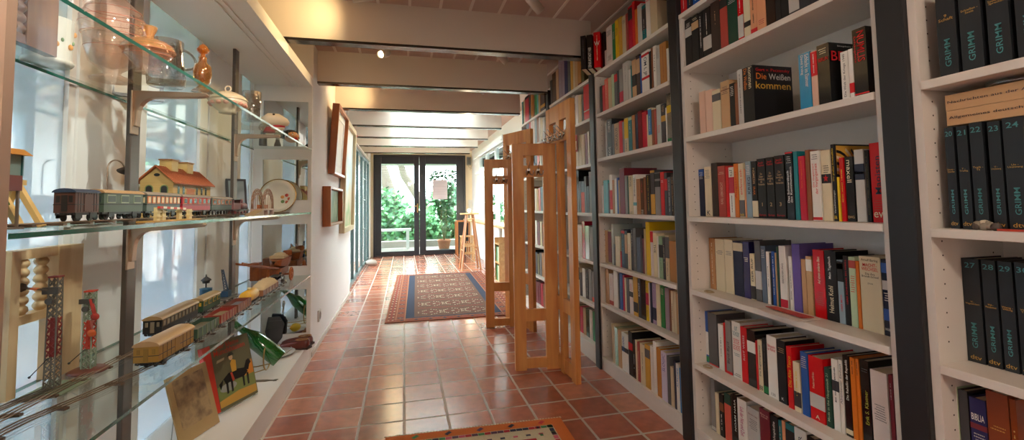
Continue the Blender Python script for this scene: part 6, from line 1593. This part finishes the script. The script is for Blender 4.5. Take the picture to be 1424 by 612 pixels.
MB().lathe((0, 0, 0), [(.001, .002), (.030, .002), (.026, .008), (.010, .022), (.022, .034), (.026, .06), (.024, .085), (.012, .098), (.011, .112), (.013, .114), (.009, .110), (.009, .095), (.020, .08), (.022, .05), (.001, .034)], n=28).build('body', glassy('honey_glass', 'EBC07A', gloss=.16, edge=.55, body=.12, bodycol='D8A050'), t)
MB().lathe((0, 0, 0), [(.008, .10), (.0085, .118), (.006, .125), (.012, .130), (.019, .138), (.012, .150), (.004, .158), (.001, .159)], n=24).build('stopper', GA, t)
t = thing('soup_tureen', 'round lidded tureen with pinkish flowers and ring knob on the top shelf', 'tureen', (-.705, 2.06, Z3)); t.scale = (.92, .92, .92)
MB().lathe((0, 0, 0), [(.001, .001), (.035, .001), (.034, .008), (.052, .022), (.072, .046), (.076, .058), (.072, .058), (.05, .026), (.001, .012)], n=36).build('bowl', K('tureen_cream', 'DDC8A8', .25), t)
MB().lathe((0, 0, 0), [(.078, .058), (.079, .062), (.062, .080), (.035, .094), (.012, .100), (.001, .101)], n=36).build('lid', K('tureen_cream2', 'CFB892', .25), t)
MB().tube([(math.cos(q*PI/8)*.012, 0, .112+math.sin(q*PI/8)*.012) for q in range(16)], .003, n=6, closed=True).build('ring_knob', K('tureen_cream', 'DDC8A8', .25), t)
m = MB()
for k in range(14): a = k*PI/7; m.ball((math.cos(a)*.066, math.sin(a)*.066, .040), .012, K('tureen_pink', 'C88A72', .3), 8, (1, 1, .8))
m.build('flower_pattern', None, t)
t = MB().lathe((0, 0, 0), [(.001, .003), (.034, .003), (.037, .006), (.040, .135), (.037, .135), (.035, .010), (.001, .008)], n=30).build('glass_vase', G1); tag(t, 'clear straight glass vase between the tureen and the long-snouted head', 'vase', loc=(-.67, 2.24, Z3))
t = thing('glass_bottle', 'slender dark bottle with clear ball stopper before the topmost mirror', 'bottle', (-.86, 3.10, Z3))
MB().lathe((0, 0, 0), [(.001, 0), (.022, 0), (.023, .004), (.022, .05), (.014, .075), (.013, .088), (.001, .09)], n=24).build('body', K('bottle_dark', '2E3438', .1), t); MB().ball((0, 0, .115), .026, G1, 16).build('stopper', None, t)
t = thing('puppet_head', 'cream long-snouted animal puppet head with red open mouth on the top shelf', 'puppet', (-.66, 2.56, Z3)); SK = K('snout_cream', 'D8C4A4', .5)
m = MB(); m.tube([(-.05, -.02, .055), (-.02, -.01, .066), (.02, 0, .068), (.055, .01, .056), (.068, .012, .048)], .02, radii=[.020, .036, .033, .022, .012], n=14); m.build('snout', SK, t)
m = MB(); m.tube([(-.01, -.005, .028), (.02, 0, .024), (.05, .008, .026)], .012, radii=[.018, .014, .007], n=12); m.build('jaw', SK, t)
MB().tube([(-.01, -.005, .040), (.02, 0, .038), (.052, .010, .036)], .01, radii=[.020, .017, .009], n=12).build('mouth', K('mouth_red', 'B82A2A', .4), t)
for s in (-1, 1): MB().ball((.005, s*.022-.002, .090), .0075, K('eye_black', '1A1614', .15), 10).build('eye', None, t)
for s in (-1, 1): MB().ball((.064, .012+s*.006, .056), .0035, K('eye_black', '1A1614', .15), 8).build('nostril', None, t)
m = MB(); m.lathe((-.02, 0, 0), [(.001, 0), (.030, 0), (.026, .012), (.016, .03)], n=18); m.build('neck', K('neck_red', 'A82A30', .6), t)
t = thing('puppet_head', 'peach puppet face with black hair and red lips lying at the shelf end', 'puppet', (-.66, 2.95, Z3))
m = MB(); m.ball((0, 0, .036), .042, K('face_peach', 'D89A6A', .5), 18, (1, 1.05, .85)); m.ball((.022, -.036, .036), .010, K('face_peach', 'D89A6A', .5), 10); m.build('face', None, t)
m = MB(); m.ball((-.010, .010, .046), .044, K('hair_black', '1C1816', .45), 18, (1.05, 1.05, .82)); r4 = random.Random(2)
for k in range(26): a = r4.uniform(0, PI*2); m.tube([(-.01+math.cos(a)*.03, .01+math.sin(a)*.03, .07), (-.01+math.cos(a)*.046, .005+math.sin(a)*.046, .05), (-.01+math.cos(a)*.05, .005+math.sin(a)*.05, .028)], .004, K('hair_black', '1C1816', .45), n=5)
m.build('hair', None, t)
m = MB(); m.ball((.026, -.028, .018), .014, K('lips_red', 'C8202A', .3), 12, (1, .8, .55)); m.ball((.028, -.029, .024), .012, K('lips_red', 'C8202A', .3), 12, (1, .8, .5)); m.build('lips', None, t)
for s in (0, 1): MB().ball((.012+s*.018, -.036+s*.012, .046), .0055, K('eye_white', 'E8E2D8', .2), 8).build('eye', None, t)
t = thing('china_pot', 'pale cylindrical china pot painted with orange flowers at the back of the top shelf', 'pot', (-.925, 1.44, Z3))
MB().lathe((0, 0, 0), [(.001, 0), (.048, 0), (.052, .006), (.052, .012), (.047, .014), (.050, .125), (.046, .125), (.044, .016), (.001, .01)], n=32).build('body', K('china_pale', 'E2DACE', .2), t)
m = MB()
for k in range(9):
    a = k*2*PI/9; z = .05+.045*(k % 2); m.ball((math.cos(a)*.0495, math.sin(a)*.0495, z), .010, K('china_orange', 'E0922A', .3), 8, (.6, .6, .8)); m.ball((math.cos(a+.25)*.0495, math.sin(a+.25)*.0495, z+.014), .007, K('china_leaf', '7E9A6E', .3), 8, (.5, .5, .8))
m.build('flower_pattern', None, t)
